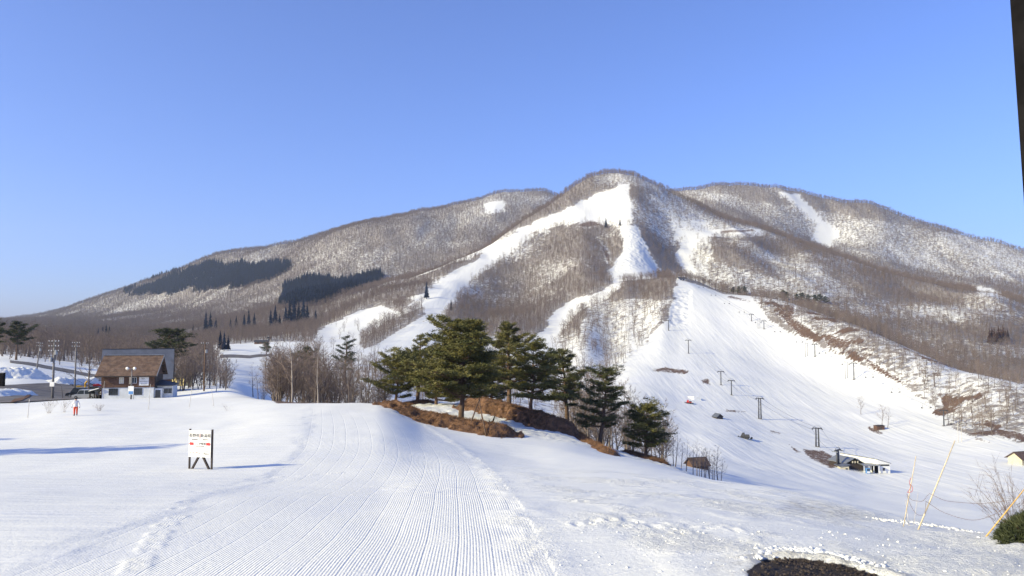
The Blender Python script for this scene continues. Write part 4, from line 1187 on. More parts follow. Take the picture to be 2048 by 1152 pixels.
# ------------------------------------------------------------------ windows
def window(parent, x0, x1, y, z0, z1, nx=2, nz=1, frame=M_FRAME, glass=M_GLASS, axis='x', t=.06):
    """window in a wall facing -y (axis x) or +x (axis y: x0..x1 run along y and y is the wall's x)"""
    def bx(b, a0, a1, d0, d1, c0, c1):
        if axis == 'x': b.box(a0, a1, y - d1, y - d0, c0, c1)
        else: b.box(y + d0, y + d1, a0, a1, c0, c1)
    f = MB()
    bx(f, x0 - t, x0, .003, .07, z0 - t, z1 + t); bx(f, x1, x1 + t, .003, .07, z0 - t, z1 + t)
    bx(f, x0, x1, .003, .07, z1, z1 + t); bx(f, x0, x1, .003, .09, z0 - t, z0)
    fo = f.build('window', frame, parent)
    g = MB(); bx(g, x0, x1, .003, .02, z0, z1); g.build('pane', glass, fo)
    m = MB()
    for i in range(1, nx):
        c = x0 + (x1 - x0) * i / nx; bx(m, c - .02, c + .02, .02, .05, z0, z1)
    for i in range(1, nz):
        c = z0 + (z1 - z0) * i / nz; bx(m, x0, x1, .02, .046, c - .02, c + .02)
    if m.v: m.build('glazing_bar', frame, fo)
    return fo

# ------------------------------------------------------------------ ski school
def ski_school():
    p = at(255.5, 797, 150)
    root = empty('ski_school', p, .2)
    tag(root, 'two storey ski school with brown roof, timber upper floor and white ground floor', 'building')
    W = 4.75; D = 6.4
    MB().box(-W, W, 0, D, -1.6, 2.2).build('ground_floor_wall', M_PLASTER, root)
    up = MB().box(-W - .12, W + .12, -.12, D + .12, 2.205, 4.6)
    up.xprism([(-.12, 4.6), (D + .12, 4.6), (D / 2, 8.0)], -W - .12, W + .12)
    up.build('upper_wall', M_BROWNWOOD, root)
    b = MB()
    for i in range(9): b.box(-W - .14, W + .14, -.15, -.121, 2.25 + i * .26, 2.25 + i * .26 + .235)
    b.build('siding_boards', M_BROWNWOOD, root)
    # roof: two slabs meeting at the ridge
    sl = (8.35 - 4.45) / (D / 2 + .95)
    f = MB().hexa([(-5.85, -.95, 4.32), (5.45, -.95, 4.32), (5.75, D / 2, 8.22), (-5.55, D / 2, 8.22), (-5.85, -.98, 4.56), (5.45, -.98, 4.56), (5.75, D / 2, 8.46), (-5.55, D / 2, 8.46)])
    rf = f.build('roof', M_BROWNROOF, root)
    MB().hexa([(-5.55, D / 2 + .002, 8.22), (5.75, D / 2 + .002, 8.22), (5.6, D + .95, 4.32), (-5.4, D + .95, 4.32), (-5.55, D / 2 + .002, 8.46), (5.75, D / 2 + .002, 8.46), (5.6, D + .98, 4.56), (-5.4, D + .98, 4.56)]).build('rear_slope', M_BROWNROOF, rf)
    MB().box(-5.6, 5.8, D / 2 - .16, D / 2 + .16, 8.465, 8.56).build('ridge_cap', M_STEEL, rf)
    MB().bar((5.5, -1.0, 4.46), (5.80, D / 2, 8.36), .05, .34).build('verge_board', M_STEEL, rf)
    MB().box(-5.86, 5.46, -1.03, -.985, 4.30, 4.52).build('eaves_board', M_DARKWOOD, rf)
    for y in (.4, 1.6, 3.2, 4.8, 6.0):
        MB().box(4.88, 5.5, y - .07, y + .07, 4.62 + (1 - abs(y - D / 2) / (D / 2)) * 3.2 - .1, 4.62 + (1 - abs(y - D / 2) / (D / 2)) * 3.2 + .1).build('purlin', M_DARKWOOD, root)
    MB().box(W + .125, W + .16, .1, D - .1, 2.25, 4.55).build('gable_boards', M_DARKWOOD, root)
    window(root, -3.45, -1.9, 0, .75, 2.0 - .05, 4, 2)
    window(root, 1.05, 2.55, 0, .75, 1.95, 4, 2)
    window(root, -1.55, -.85, -.15, 3.05, 4.15, 2, 2, M_WHITE, M_CREAM)
    window(root, .75, 1.55, -.15, 3.05, 4.15, 2, 1, M_WHITE)
    MB().box(-.45, -.3, -.2, -.151, 2.25, 4.3).build('corner_post', M_BROWNWOOD, root)
    sg = MB().box(2.05, 3.85, -.22, -.16, 2.55, 4.2).build('name_board', M_WHITE, root)
    letters('SKI', .42, M_TEXT, sg, 2.75, -.225, 3.88)
    letters('Snowboard', .36, M_TEXT, sg, 2.95, -.225, 3.38)
    letters('School', .40, M_TEXT, sg, 2.95, -.225, 2.86)
    letters('+', .25, M_BLUE, root, -4.4, -.005, 1.55)
    MB().box(-W - .05, W + .05, -.05, -.003, 2.12, 2.24).build('string_course', M_STEEL, root)
    # side annexe
    MB().box(W + .3, W + 3.3, 1.2, 5.0, -1.6, 2.35).build('annexe_wall', M_PLASTER, root)
    MB().box(W + .01, W + 1.5, .4, 1.19, -1.6, 1.9).build('porch_wall', M_PLASTER, root)
    MB().hexa([(W + .17, .3, 2.36), (W + 3.5, .3, 2.36), (W + 3.5, 5.2, 2.36), (W + .17, 5.2, 2.36), (W + .17, .3, 2.5), (W + 3.5, .3, 2.5), (W + 3.5, 5.2, 2.62), (W + .17, 5.2, 3.4)]).build('annexe_roof', M_DARKROOF, root)
    window(root, W + 1.75, W + 2.3, 1.2, .9, 1.75, 1, 1)
    window(root, W + 2.5, W + 3.05, 1.2, .9, 1.75, 1, 1)
    window(root, W + .3, W + 1.1, .4, -.3, 1.5, 2, 1)
    # open lean-to
    MB().hexa([(-W - 2.4, -.4, 1.35), (-W - .17, -.4, 2.0), (-W - .17, 5.2, 2.0), (-W - 2.4, 5.2, 1.35), (-W - 2.4, -.4, 1.5), (-W - .17, -.4, 2.15), (-W - .17, 5.2, 2.15), (-W - 2.4, 5.2, 1.5)]).build('lean_to_roof', M_DARKROOF, root)
    MB().hexa([(-W - 2.38, -.3, 1.505), (-W - .5, -.3, 2.06), (-W - .5, 5.0, 2.06), (-W - 2.38, 5.0, 1.505), (-W - 2.3, -.25, 1.66), (-W - .6, -.25, 2.2), (-W - .6, 4.9, 2.2), (-W - 2.3, 4.9, 1.66)]).build('roof_snow', simple('roof_snow', SNOW_COL, .8, .05), root)
    for x, y in ((-W - 2.1, -.1), (-W - 1.3, -.1), (-W - .5, -.1), (-W - 2.1, 2.5), (-W - 2.1, 4.8)):
        MB().box(x - .11, x + .11, y - .11, y + .11, -1.6, 1.42).build('lean_to_post', M_DARKWOOD, root)
    MB().box(-W - 2.0, -W - .1, 2.6, 4.6, -1.6, .5).build('stacked_gear', M_BLACKWOOD, root)
ski_school()

def plain_house(name, p, rz, W, D, hw, hr, over, wall, roof, label, wins=(), cat='building', ridge='x', th=.22, door=None):
    """gabled building: W along x, D along y, walls hw high, ridge hr above the walls"""
    root = empty(name, p, rz); tag(root, label, cat)
    b = MB().box(-W / 2, W / 2, 0, D, -1.5, hw)
    if ridge == 'x': b.xprism([(0, hw), (D, hw), (D / 2, hw + hr)], -W / 2, W / 2)
    else: b.prism([(-W / 2, hw), (0, hw + hr), (W / 2, hw)], 0, D)
    b.build('wall', wall, root)
    o = over
    if ridge == 'x':
        dz = hr * o / (D / 2)
        r = MB().hexa([(-W / 2 - o, -o, hw - dz), (W / 2 + o, -o, hw - dz), (W / 2 + o, D / 2, hw + hr), (-W / 2 - o, D / 2, hw + hr), (-W / 2 - o, -o, hw - dz + th), (W / 2 + o, -o, hw - dz + th), (W / 2 + o, D / 2, hw + hr + th), (-W / 2 - o, D / 2, hw + hr + th)])
        r.hexa([(-W / 2 - o, D / 2 + .002, hw + hr), (W / 2 + o, D / 2 + .002, hw + hr), (W / 2 + o, D + o, hw - dz), (-W / 2 - o, D + o, hw - dz), (-W / 2 - o, D / 2 + .002, hw + hr + th), (W / 2 + o, D / 2 + .002, hw + hr + th), (W / 2 + o, D + o, hw - dz + th), (-W / 2 - o, D + o, hw - dz + th)])
        rf = r.build('roof', roof, root)
        MB().box(-W / 2 - o, W / 2 + o, D / 2 - .12, D / 2 + .12, hw + hr + th + .002, hw + hr + th + .08).build('ridge_cap', M_DARKROOF, rf)
    else:
        dz = hr * o / (W / 2)
        r = MB().hexa([(-W / 2 - o, -o, hw - dz), (0, -o, hw + hr), (0, D + o, hw + hr), (-W / 2 - o, D + o, hw - dz), (-W / 2 - o, -o, hw - dz + th), (0, -o, hw + hr + th), (0, D + o, hw + hr + th), (-W / 2 - o, D + o, hw - dz + th)])
        r.hexa([(.002, -o, hw + hr), (W / 2 + o, -o, hw - dz), (W / 2 + o, D + o, hw - dz), (.002, D + o, hw + hr), (.002, -o, hw + hr + th), (W / 2 + o, -o, hw - dz + th), (W / 2 + o, D + o, hw - dz + th), (.002, D + o, hw + hr + th)])
        rf = r.build('roof', roof, root)
        MB().box(-.12, .12, -o, D + o, hw + hr + th + .002, hw + hr + th + .08).build('ridge_cap', M_DARKROOF, rf)
    for w in wins: window(root, *w)
    if door:
        d = MB().box(door[0], door[1], -.05, -.004, -.3, door[2]).build('door', M_FRAME, root)
        MB().box(door[1] - .18, door[1] - .1, -.1, -.055, .85, .95).build('handle', M_STEEL, d)
    return root
q = at(268, 757, 172); q.z -= 0
plain_house('lodge', q + Vector((0.6, 0, -3.2)), .40, 14.2, 11, 3.4, 6.2, .5, M_BROWNWOOD, M_GREYROOF, 'large lodge with a steep grey metal roof behind the ski school')
plain_house('yellow_shed', spot(356, 205) + Vector((0, 0, .3)), -.15, 3.8, 4.0, 2.3, 1.2, .5, M_YELLOW, M_DARKROOF, 'small yellow walled shed with dark roof beside the bare trees', door=(-.4, .5, 1.9))
q = hit(522, 688, 300)
plain_house('far_cabin', q, .1, 26 * q.y / F, 4, 1.9, 1.1, .3, M_BROWNWOOD, M_DARKROOF, 'long low brown cabin at the back of the far snowfield', wins=((-3, -1.6, 0, .6, 1.5), (.4, 1.8, 0, .6, 1.5), (2.6, 3.6, 0, .6, 1.5)))
q = hit(538, 682, 300)
plain_house('far_hut', q, .3, 3.2, 3.2, 2.4, 1.1, .3, M_CREAM, M_DARKROOF, 'small cream hut behind the long low cabin', wins=((-.6, .6, 0, .8, 1.7),))
plain_house('earth_hut', spot(1402, 205), .25, 4.6, 4.2, 1.0, 1.5, .5, M_BROWNWOOD, simple('thatched_brown_roof', (0.10, 0.067, 0.052), .95, .4, 2, bumpd=.05, bscale=8), 'low brown earth coloured hut between the two clumps of bare trees')
q = hit(1440, 838, 300)
plain_house('grey_hut', q, .5, 4.6, 4.0, 1.3, 1.5, .3, M_DARKWOOD, M_GREYROOF, 'small grey gabled hut on the lower piste', ridge='y', door=(-.5, .5, 1.2))
q = hit(1762, 860, 300)
plain_house('brown_hut', q, .1, 5.0, 4.0, 2.4, .3, .15, M_BROWNWOOD, M_DARKWOOD, 'small flat roofed brown hut beside the lone trees on the piste', door=(-.5, .4, 1.8))
q = hit(2052, 930, 200)
plain_house('roadside_house', q + Vector((1.5, 0, 0)), .3, 8.5, 7, 3.0, 2.4, 1.0, M_CREAM, simple('brown_tin_roof', (0.11, 0.07, 0.055), .7, .3, 1), 'cream house with brown hipped roof cut by the right edge', wins=((-3.2, -2.2, 0, .9, 2.1), (-1, 0, 0, .9, 2.1)))
q = hit(1368, 561, 900)
plain_house('top_station', q + Vector((0, 6, 0)), .2, 12, 8, 3.2, 1.6, .8, M_WHITE, M_DARKROOF, 'dark roofed top station where the piste meets the forest', wins=((-4, -2, 0, 1, 2.4), (0, 2, 0, 1, 2.4)))

# ---- lamp post with loudspeakers
def lamp_post():
    p = spot(262, 128); root = empty('speaker_post', p)
    tag(root, 'grey post with two round loudspeakers and a notice in front of the ski school', 'post')
    k = p.y / F; H = float((pix(p.x, p.y, p.z)[1] - 737) * k)
    MB().tube([(0, 0, -.4), (0, 0, H * .55), (0, 0, H)], [.15, .12, .07], 8).build('pole', M_CONCRETE, root, True)
    MB().tube([(-.75, 0, H - .1), (.75, 0, H - .1)], .035, 6).build('crossbar', M_STEEL, root)
    for sx in (-.62, .62):
        b = MB(); b.tube([(sx, .15, H), (sx, -.1, H - .02), (sx, -.34, H - .05)], [.08, .13, .29], 12); b.build('loudspeaker', M_WHITE, root, True)
    MB().box(-.3, .1, -.22, -.1, H - 2.7, H - 1.5).build('junction_box', M_CONCRETE, root)
    s = MB().box(-.42, .5, -.20, -.16, .9, 2.3).build('notice', M_WHITE, root)
    MB().box(-.36, .44, -.21, -.203, .95, 1.45).build('notice_panel', M_BLUE, s)
    MB().box(.42, .50, -.15, -.05, -.3, .9).build('stake', M_STEEL, root)
lamp_post()

# ---- utility poles
def utility_pole(px, py_top, Y, label, lean=0.0, arms=2, boxes=0, base=None, mat=None):
    p = spot(px, Y)
    top = at(px, py_top, Y).z; H = top - p.z
    root = empty('utility_pole', p); root.rotation_euler = (0, lean, 0); tag(root, label, 'pole', 'utility poles')
    MB().tube([(0, 0, -.5), (0, 0, H * .5), (0, 0, H)], [.19, .16, .11], 8).build('pole', mat or M_CONCRETE, root, True)
    for i in range(arms):
        z = H - .35 - i * .75
        a = MB().box(-.85, .85, -.2, -.12, z - .05, z + .05).build('crossarm', M_DARKSTEEL, root)
        for x in (-.75, -.3, .3, .75): MB().tube([(x, -.16, z + .051), (x, -.16, z + .24)], [.05, .04], 6).build('insulator', M_WHITE, a)
    for i in range(boxes):
        z = H - 2.4 - i * 1.1
        MB().tube([(.38 * (-1) ** i, -.1, z), (.38 * (-1) ** i, -.1, z + .7)], .24, 10).build('transformer', M_STEEL, root)
        MB().bar((0, -.1, z + .35), (.3 * (-1) ** i, -.1, z + .35), .08).build('bracket', M_DARKSTEEL, root)
    for i in range(int(H * .5 / .45)): MB().box(-.32, .32, -.015, .015, H * .4 + i * .45, H * .4 + i * .45 + .03).build('step_bolt', M_DARKSTEEL, root)
    return root
r_ = utility_pole(105, 679, 118, 'tall utility pole with transformers beside the road fork', 0, 3, 2)
MB().box(-.35, .35, -.28, -.2, 2.0, 2.7).build('notice', M_WHITE, r_)
utility_pole(149, 683, 158, 'slim utility pole beside the parked cars', 0, 2, 0)
utility_pole(73, 684, 205, 'leaning utility pole on the far snow bank', .09, 2, 1)
utility_pole(408, 684, 168, 'brown utility pole among the bare trees right of the ski school', 0, 1, 1, mat=M_PINEBARK)

# ---- stakes in the snow field
for px, py0, py1, Y, dx, lab in ((55, 832, 798, 74, 4, 'thin pale stake at the left edge of the snow field'), (206, 798, 762, 132, 3, 'pale stake at the corner of the ski school lean-to'), (297, 823, 768, 84, 4, 'tall thin stake in front of the ski school annexe'),
                                 (378, 815, 776, 88, 6, 'left one of the two slanted stakes right of the ski school'), (428, 815, 779, 88, -5, 'right one of the two slanted stakes right of the ski school'), (126, 800, 772, 112, -3, 'short dark stake beside the road fork')):
    p = spot(px, Y); t = at(px + dx, py1, Y)
    tag(MB().tube([(0, 0, -.3), tuple((t - p) * .5), tuple(t - p)], [.035, .03, .022], 6).build('snow_stake', M_PALEPOLE if px != 126 else M_DARKWOOD, None, loc=p), lab, 'stake')

# ---- two pines standing left of the picture throw the long shadows across the field
for i, (x, y) in enumerate(((-48, 35), (-60, 43))):
    r_ = empty('pine_tree', (x, y, gz(x, y)), i * 1.2); r_.scale = (.6, .6, .98 if i == 0 else .9)
    tag(r_, ('pine outside the left edge whose shadow crosses the snow field', 'second pine outside the left edge casting a thin shadow streak')[i], 'tree')
    for n_, m_ in zip(('trunk', 'limbs', 'crown'), PM): link(n_, m_, r_)

# ------------------------------------------------------------------ road and parked cars
def sheet(name, near, far, mat, lift=.05, n=26, label=None, kind='structure', rows=8, ymin=70):
    """strip of ground cover between two edges traced on the terrain"""
    def dens(pts):
        P = [hit(px, py, ymin) for px, py in pts]; t = np.linspace(0, len(P) - 1, n)
        return np.array([[np.interp(t_, range(len(P)), [p[k] for p in P]) for k in (0, 1)] for t_ in t])
    A, B = dens(near), dens(far)
    S = np.linspace(0, 1, rows)[:, None, None]; G = A[None] * (1 - S) + B[None] * S
    X, Y = G[..., 0], G[..., 1]; Z = height(X.ravel(), Y.ravel()).reshape(X.shape) + lift
    i = (np.arange(rows - 1)[:, None] * n + np.arange(n - 1)[None, :]).ravel()
    Q = np.stack([i, i + 1, i + 1 + n, i + n], -1)
    o = link(name, mesh_np(name, np.stack([X, Y, Z], -1).reshape(-1, 3), quads=Q, smooth=True, mats=(mat,)))
    return tag(o, label, kind=kind)
sheet('road', [(-60, 809), (40, 806), (100, 802), (150, 799), (190, 797)], [(-60, 775), (30, 770), (90, 767), (150, 762), (190, 757)], M_ASPHALT, .12, 60, rows=40, ymin=88)
sheet('road', [(20, 726), (90, 737), (150, 748), (235, 764)], [(20, 721), (90, 731), (150, 741), (235, 756)], M_ASPHALT, .10, 60, rows=10, ymin=150)
sheet('road', [(440, 716), (500, 717), (545, 711)], [(440, 710), (500, 711), (545, 707)], M_ASPHALT, .12, 40, rows=8, ymin=300)
M_PILE = simple('heaped_snow', SNOW_COL, .8, .06, 1.0, bumpd=.08, bscale=3)
def snow_pile(a, b, w, h, seed, ymin=88):
    A, B = hit(*a, ymin), hit(*b, ymin)
    L = math.hypot(B.x - A.x, B.y - A.y); n = max(12, int((L + 2 * w) / .35)); m = max(10, int(2 * w / .3))
    ax = np.array([B.x - A.x, B.y - A.y]) / L; ay = np.array([-ax[1], ax[0]])
    s, t = np.meshgrid(np.linspace(-w, L + w, n), np.linspace(-w, w, m))
    X = A.x + ax[0] * s + ay[0] * t; Y = A.y + ax[1] * s + ay[1] * t
    d = np.hypot(np.where(s < 0, s, np.where(s > L, s - L, 0)), t) / w + (fbm(X / 1.5, Y / 1.5, 3, seed) - .5) * .5
    Z = height(X.ravel(), Y.ravel()).reshape(X.shape) + h * (1 - sstep(.1, 1, d)) * (.7 + .6 * fbm(X / .9, Y / .9, 3, seed + 3)) - .2 * sstep(.8, 1.1, d)
    i = (np.arange(m - 1)[:, None] * n + np.arange(n - 1)[None, :]).ravel()
    tag(link('snow_pile', mesh_np('snow_pile', np.stack([X, Y, Z], -1).reshape(-1, 3), quads=np.stack([i, i + 1, i + 1 + n, i + n], -1), smooth=True, mats=(M_PILE,))), kind='structure')
snow_pile((-20, 793), (40, 789), 3.4, 1.0, 61)
snow_pile((122, 766), (185, 765), 3.2, 1.3, 62)
snow_pile((160, 796), (182, 796), 1.6, .7, 63)
snow_pile((-30, 757), (60, 752), 5, 2.0, 64)
sheet('verge', [(20, 808), (45, 803), (62, 792)], [(30, 800), (50, 795), (66, 785)], M_EARTH, .2, 24, rows=6, ymin=88)

def car(px, Y, rz, label, paint, van=False, L=4.5):
    p = spot(px, Y); p.z += .12
    root = empty('parked_car', p, rz); tag(root, label, 'car', 'cars parked beside the ski school')
    W, H = 1.7, 1.85 if van else 1.5
    h = L / 2
    low = MB().prism([(-h, .35), (-h + .1, .28), (h - .1, .28), (h, .4), (h - .05, .80), (h - .5, .92), (-h + .05, .95), (-h, .8)], -W / 2, W / 2)
    nose = .9 if van else 1.15; tail = .12 if van else .5
    low.prism([(-h + tail * .3, .93), (h - nose, .93), (h - nose - .55, H), (-h + tail + .1, H), (-h + tail * .5, H * .9)], -W / 2 + .06, W / 2 - .06)
    body = low.build('body', paint, root)
    for sy in (-1, 1):
        y0 = sy * (W / 2 - .055); y1 = sy * (W / 2 - .045)
        MB().prism([(-h + tail + .15, 1.0), (-.15, 1.0), (-.15, H - .12), (-h + tail + .2, H - .12)], min(y0, y1), max(y0, y1)).build('side_window', M_GLASS, root)
        MB().prism([(0, 1.0), (h - nose - .1, 1.0), (h - nose - .55, H - .12), (0, H - .12)], min(y0, y1), max(y0, y1)).build('side_window', M_GLASS, root)
        for x in (-h + .85, h - .85):
            t = MB().tube([(x, sy * (W / 2 - .18), .32), (x, sy * (W / 2 + .01), .32)], .33, 16).build('wheel', M_BLACK, root)
            MB().tube([(x, sy * (W / 2 + .011), .32), (x, sy * (W / 2 + .02), .32)], .19, 12).build('rim', M_STEEL, t)
        MB().box(h - .06, h + .01, sy * .62 - .16, sy * .62 + .16, .58, .74).build('headlight', M_WHITE, root)
        MB().box(-h - .01, -h + .05, sy * .66 - .12, sy * .66 + .12, .62, .85).build('tail_light', M_RED, root)
    MB().hexa([(h - nose + .01, -W / 2 + .15, .98), (h - nose + .03, -W / 2 + .15, .98), (h - nose + .03, W / 2 - .15, .98), (h - nose + .01, W / 2 - .15, .98), (h - nose - .52, -W / 2 + .2, H - .06), (h - nose - .50, -W / 2 + .2, H - .06), (h - nose - .50, W / 2 - .2, H - .06), (h - nose - .52, W / 2 - .2, H - .06)]).build('windscreen', M_GLASS, root)
    MB().box(h - .02, h + .03, -.8, .8, .32, .5).build('bumper', M_BLACK, root)
    return root
car(171, 150, math.pi + .1, 'silver minivan parked beside the ski school lean-to', M_SILVER, True, 4.6)
car(156, 158, math.pi + .25, 'dark navy van parked behind the silver minivan', M_NAVY, True, 4.4)
car(183, 176, math.pi + .1, 'black car parked farthest back by the snow heap', M_NAVY, False, 4.4)
def snow_blower(px, Y, label, mat, s):
    root = empty('snow_blower', spot(px, Y) + Vector((0, 0, .3)), .4, s); tag(root, label, 'snow blower')
    MB().prism([(-.7, .5), (.5, .5), (.6, 1.1), (.1, 1.3), (-.6, 1.2)], -.5, .5).build('engine_cover', mat, root)
    for sy in (-.55, .55): MB().prism([(-.8, .25), (-.6, 0), (.6, 0), (.8, .25), (.6, .5), (-.6, .5)], sy - .12, sy + .12).build('track', M_BLACK, root)
    MB().prism([(.75, 0), (1.4, 0), (1.2, .9), (.75, .9)], -.75, .75).build('auger_housing', mat, root)
    MB().tube([(.95, 0, .9), (.95, 0, 1.7), (1.25, 0, 2.1)], [.2, .17, .19], 10).build('chute', mat, root)
    for sy in (-.3, .3): MB().tube([(-.6, sy, 1.1), (-1.2, sy, 1.5)], .03, 6).build('handlebar', M_BLACK, root)
snow_blower(158, 172, 'yellow snow blower beyond the parked vans', M_AMBER, 1.25)
snow_blower(194, 178, 'red snow blower beside the back corner of the ski school', M_RED, 1.35)
q = spot(3, 165)
r_ = empty('trash_cage', q); tag(r_, 'dark upright refuse cage at the left edge beside the road', 'bin')
MB().box(-.5, .5, -.4, .4, .12, 2.9).build('cage', M_BLACKWOOD, r_); MB().box(-.6, .6, -.5, .5, 2.905, 3.05).build('lid', M_DARKROOF, r_)
for x in (-.4, .4): MB().box(x - .06, x + .06, -.3, .3, -.4, .119).build('foot', M_BLACKWOOD, r_)

# ------------------------------------------------------------------ the person walking in the snow
def person():
    p = spot(151, 74.3)
    root = empty('person', p, .5)
    tag(root, 'person in white jacket, orange red trousers and dark hat walking across the snow', 'person')
    J = {'pelvis': (0, 0, .93), 'waist': (0, .01, 1.06), 'chest': (0, .03, 1.28), 'neck': (0, .02, 1.47), 'head0': (0, -.01, 1.56), 'head1': (0, -.02, 1.66), 'head2': (0, -.01, 1.73)}
    E = [('pelvis', 'waist'), ('waist', 'chest'), ('chest', 'neck'), ('neck', 'head0'), ('head0', 'head1'), ('head1', 'head2')]
    Rr = {'pelvis': .165, 'waist': .165, 'chest': .185, 'neck': .06, 'head0': .085, 'head1': .105, 'head2': .07}
    def add(n, co, r, par): J[n] = co; Rr[n] = r; E.append((par, n))
    for s, k in ((-1, 'l'), (1, 'r')):
        st = .16 * s
        add('hip' + k, (.10 * s, 0, .86), .12, 'pelvis'); add('knee' + k, (.11 * s, -.10 - st * .5, .49), .085, 'hip' + k)
        add('ank' + k, (.11 * s, .03 + st, .10), .06, 'knee' + k); add('toe' + k, (.12 * s, -.14 + st, .05), .05, 'ank' + k)
        add('sh' + k, (.19 * s, .03, 1.40), .085, 'chest'); add('elb' + k, (.29 * s, .06 - st, 1.13), .062, 'sh' + k)
        add('wri' + k, (.33 * s, -.08 - st * 1.1, .93), .045, 'elb' + k); add('palm' + k, (.335 * s, -.10 - st * 1.1, .86), .042, 'wri' + k)
        for f in range(4):
            fx = .335 * s; fy = -.135 - st * 1.1 + f * .024; ln = (.05, .062, .058, .045)[f]
            add('f%d%s' % (f, k), (fx, fy, .82), .014, 'palm' + k); add('g%d%s' % (f, k), (fx - .012 * s, fy - .004, .82 - ln), .011, 'f%d%s' % (f, k))
        add('th' + k, (.31 * s, -.155 - st * 1.1, .865), .015, 'palm' + k); add('tj' + k, (.30 * s, -.175 - st * 1.1, .825), .012, 'th' + k)
    names = list(J); me = bpy.data.meshes.new('body')
    me.from_pydata([J[n] for n in names], [(names.index(a), names.index(b)) for a, b in E], [])
    o = bpy.data.objects.new('body', me); COL.objects.link(o)
    md = o.modifiers.new('skin', 'SKIN'); md.use_smooth_shade = True
    for i, n in enumerate(names):
        v = me.skin_vertices[0].data[i]; v.radius = (Rr[n], Rr[n] * (.72 if n in ('pelvis', 'waist', 'chest') else 1)); v.use_root = n == 'pelvis'
    o.modifiers.new('sub', 'SUBSURF').levels = 1; o.modifiers['sub'].render_levels = 1
    ev = bpy.data.meshes.new_from_object(o.evaluated_get(bpy.context.evaluated_depsgraph_get()))
    bpy.data.objects.remove(o)
    ev.materials.clear()
    for m in (M_JACKET, M_ORANGE, M_BLACK, M_SKIN): ev.materials.append(m)
    for f in ev.polygons:
        c = f.center
        if c.z > 1.50: k = 3
        elif c.z < .17: k = 2
        elif abs(c.x) > .24 and c.z < .91: k = 2
        elif c.z < .90: k = 1
        else: k = 0
        f.material_index = k; f.use_smooth = True
    b = link('body', ev, root)
    MB().ball((0, -.01, 1.70), .118, 12, 8, .8).build('hat', M_BLACK, root, True)
    MB().tube([(-.09, -.075, 1.655), (0, -.125, 1.655), (.09, -.075, 1.655)], .026, 6).build('goggles', M_BLACK, root)
    MB().ball((0, -.118, 1.615), .016, 8, 6).build('nose', M_SKIN, root, True)
    MB().box(-.028, .028, -.105, -.095, 1.572, 1.580).build('mouth', M_REDINK, root)
    for s in (-1, 1): MB().ball((s * .1, 0, 1.63), .024, 8, 6).build('ear', M_SKIN, root, True)
person()

# ------------------------------------------------------------------ wooden tripod by the largest pine
def tripod():
    feet = [hit(941, 862, 70), hit(972, 872, 70), hit(966, 845, 78)]
    feet = [Vector((f.x, f.y, ground_top(f.x, f.y))) for f in feet]
    c = sum(feet, Vector()) / 3
    apex = at(958, 800, c.y)
    root = empty('tripod', c); tag(root, 'rough wooden pole tripod standing beside the largest pine', 'tripod')
    for f in feet:
        d = (apex - f).normalized()
        MB().tube([tuple(f - c - d * .2), tuple(apex - c + d * .25)], [.085, .06], 7).build('pole', M_PINEBARK, root, True)
    MB().tube([tuple(apex - c + Vector((-.1, -.1, -.1))), tuple(apex - c + Vector((.12, .1, -.1))), tuple(apex - c + Vector((.1, -.12, -.04)))], .035, 6).build('lashing', M_ROPE, root)
tripod()
q = hit(984, 856, 76); q.z = ground_top(q.x, q.y)
tag(MB().tube([(-.3, 0, -.1), (-.1, .05, .5), (.12, -.05, .75), (.28, 0, 1.25)], [.2, .17, .10, .04], 8).tube([(-.1, .05, .45), (-.35, 0, .85)], [.1, .04], 6).build('dead_stump', M_BLACKWOOD, None, True, loc=q), 'blackened broken stump at the right end of the near mound', 'stump')

# ------------------------------------------------------------------ chairlifts
def lift_tower(base, Hm, ang, label, arm=2.6, double=False, group='chairlift towers'):
    root = empty('lift_tower', base, ang); tag(root, label, 'lift tower', group)
    if double:
        for sy in (-.75, .75): MB().tube([(0, sy, -1), (0, sy * .8, Hm)], [.42, .34], 8).build('mast', M_DARKSTEEL, root, True)
        for i in range(3): MB().bar((0, -.7, Hm * (.25 + .22 * i)), (0, .7, Hm * (.25 + .22 * i)), .12).build('brace', M_DARKSTEEL, root)
    else:
        MB().tube([(0, 0, -1), (0, 0, Hm)], [.40, .32], 8).build('mast', M_DARKSTEEL, root, True)
    MB().box(-.22, .22, -arm, arm, Hm, Hm + .5).build('crossarm', M_DARKSTEEL, root)
    for sy in (-1, 1):
        s_ = MB().box(-1.3, 1.3, sy * arm - .1, sy * arm + .1, Hm - .3, Hm - .05).build('sheave_train', M_DARKSTEEL, root)
        for i in range(4): MB().tube([(-1.0 + i * .66, sy * arm - .08 + .19, Hm - .30), (-1.0 + i * .66, sy * arm - .08 + .25, Hm - .30)], .22, 10).build('sheave', M_STEEL, s_)
        MB().bar((0, sy * (arm - .2), Hm + .36), (0, sy * (arm - 1.2), Hm + 1.4), .1).build('lifting_frame', M_DARKSTEEL, root)
    MB().bar((0, -arm + 1.2, Hm + 1.4), (0, arm - 1.2, Hm + 1.4), .1).build('service_beam', M_DARKSTEEL, root)
    MB().box(-.9, .9, -.9, .9, -1.2, .25).build('footing', M_CONCRETE, root)
    return root
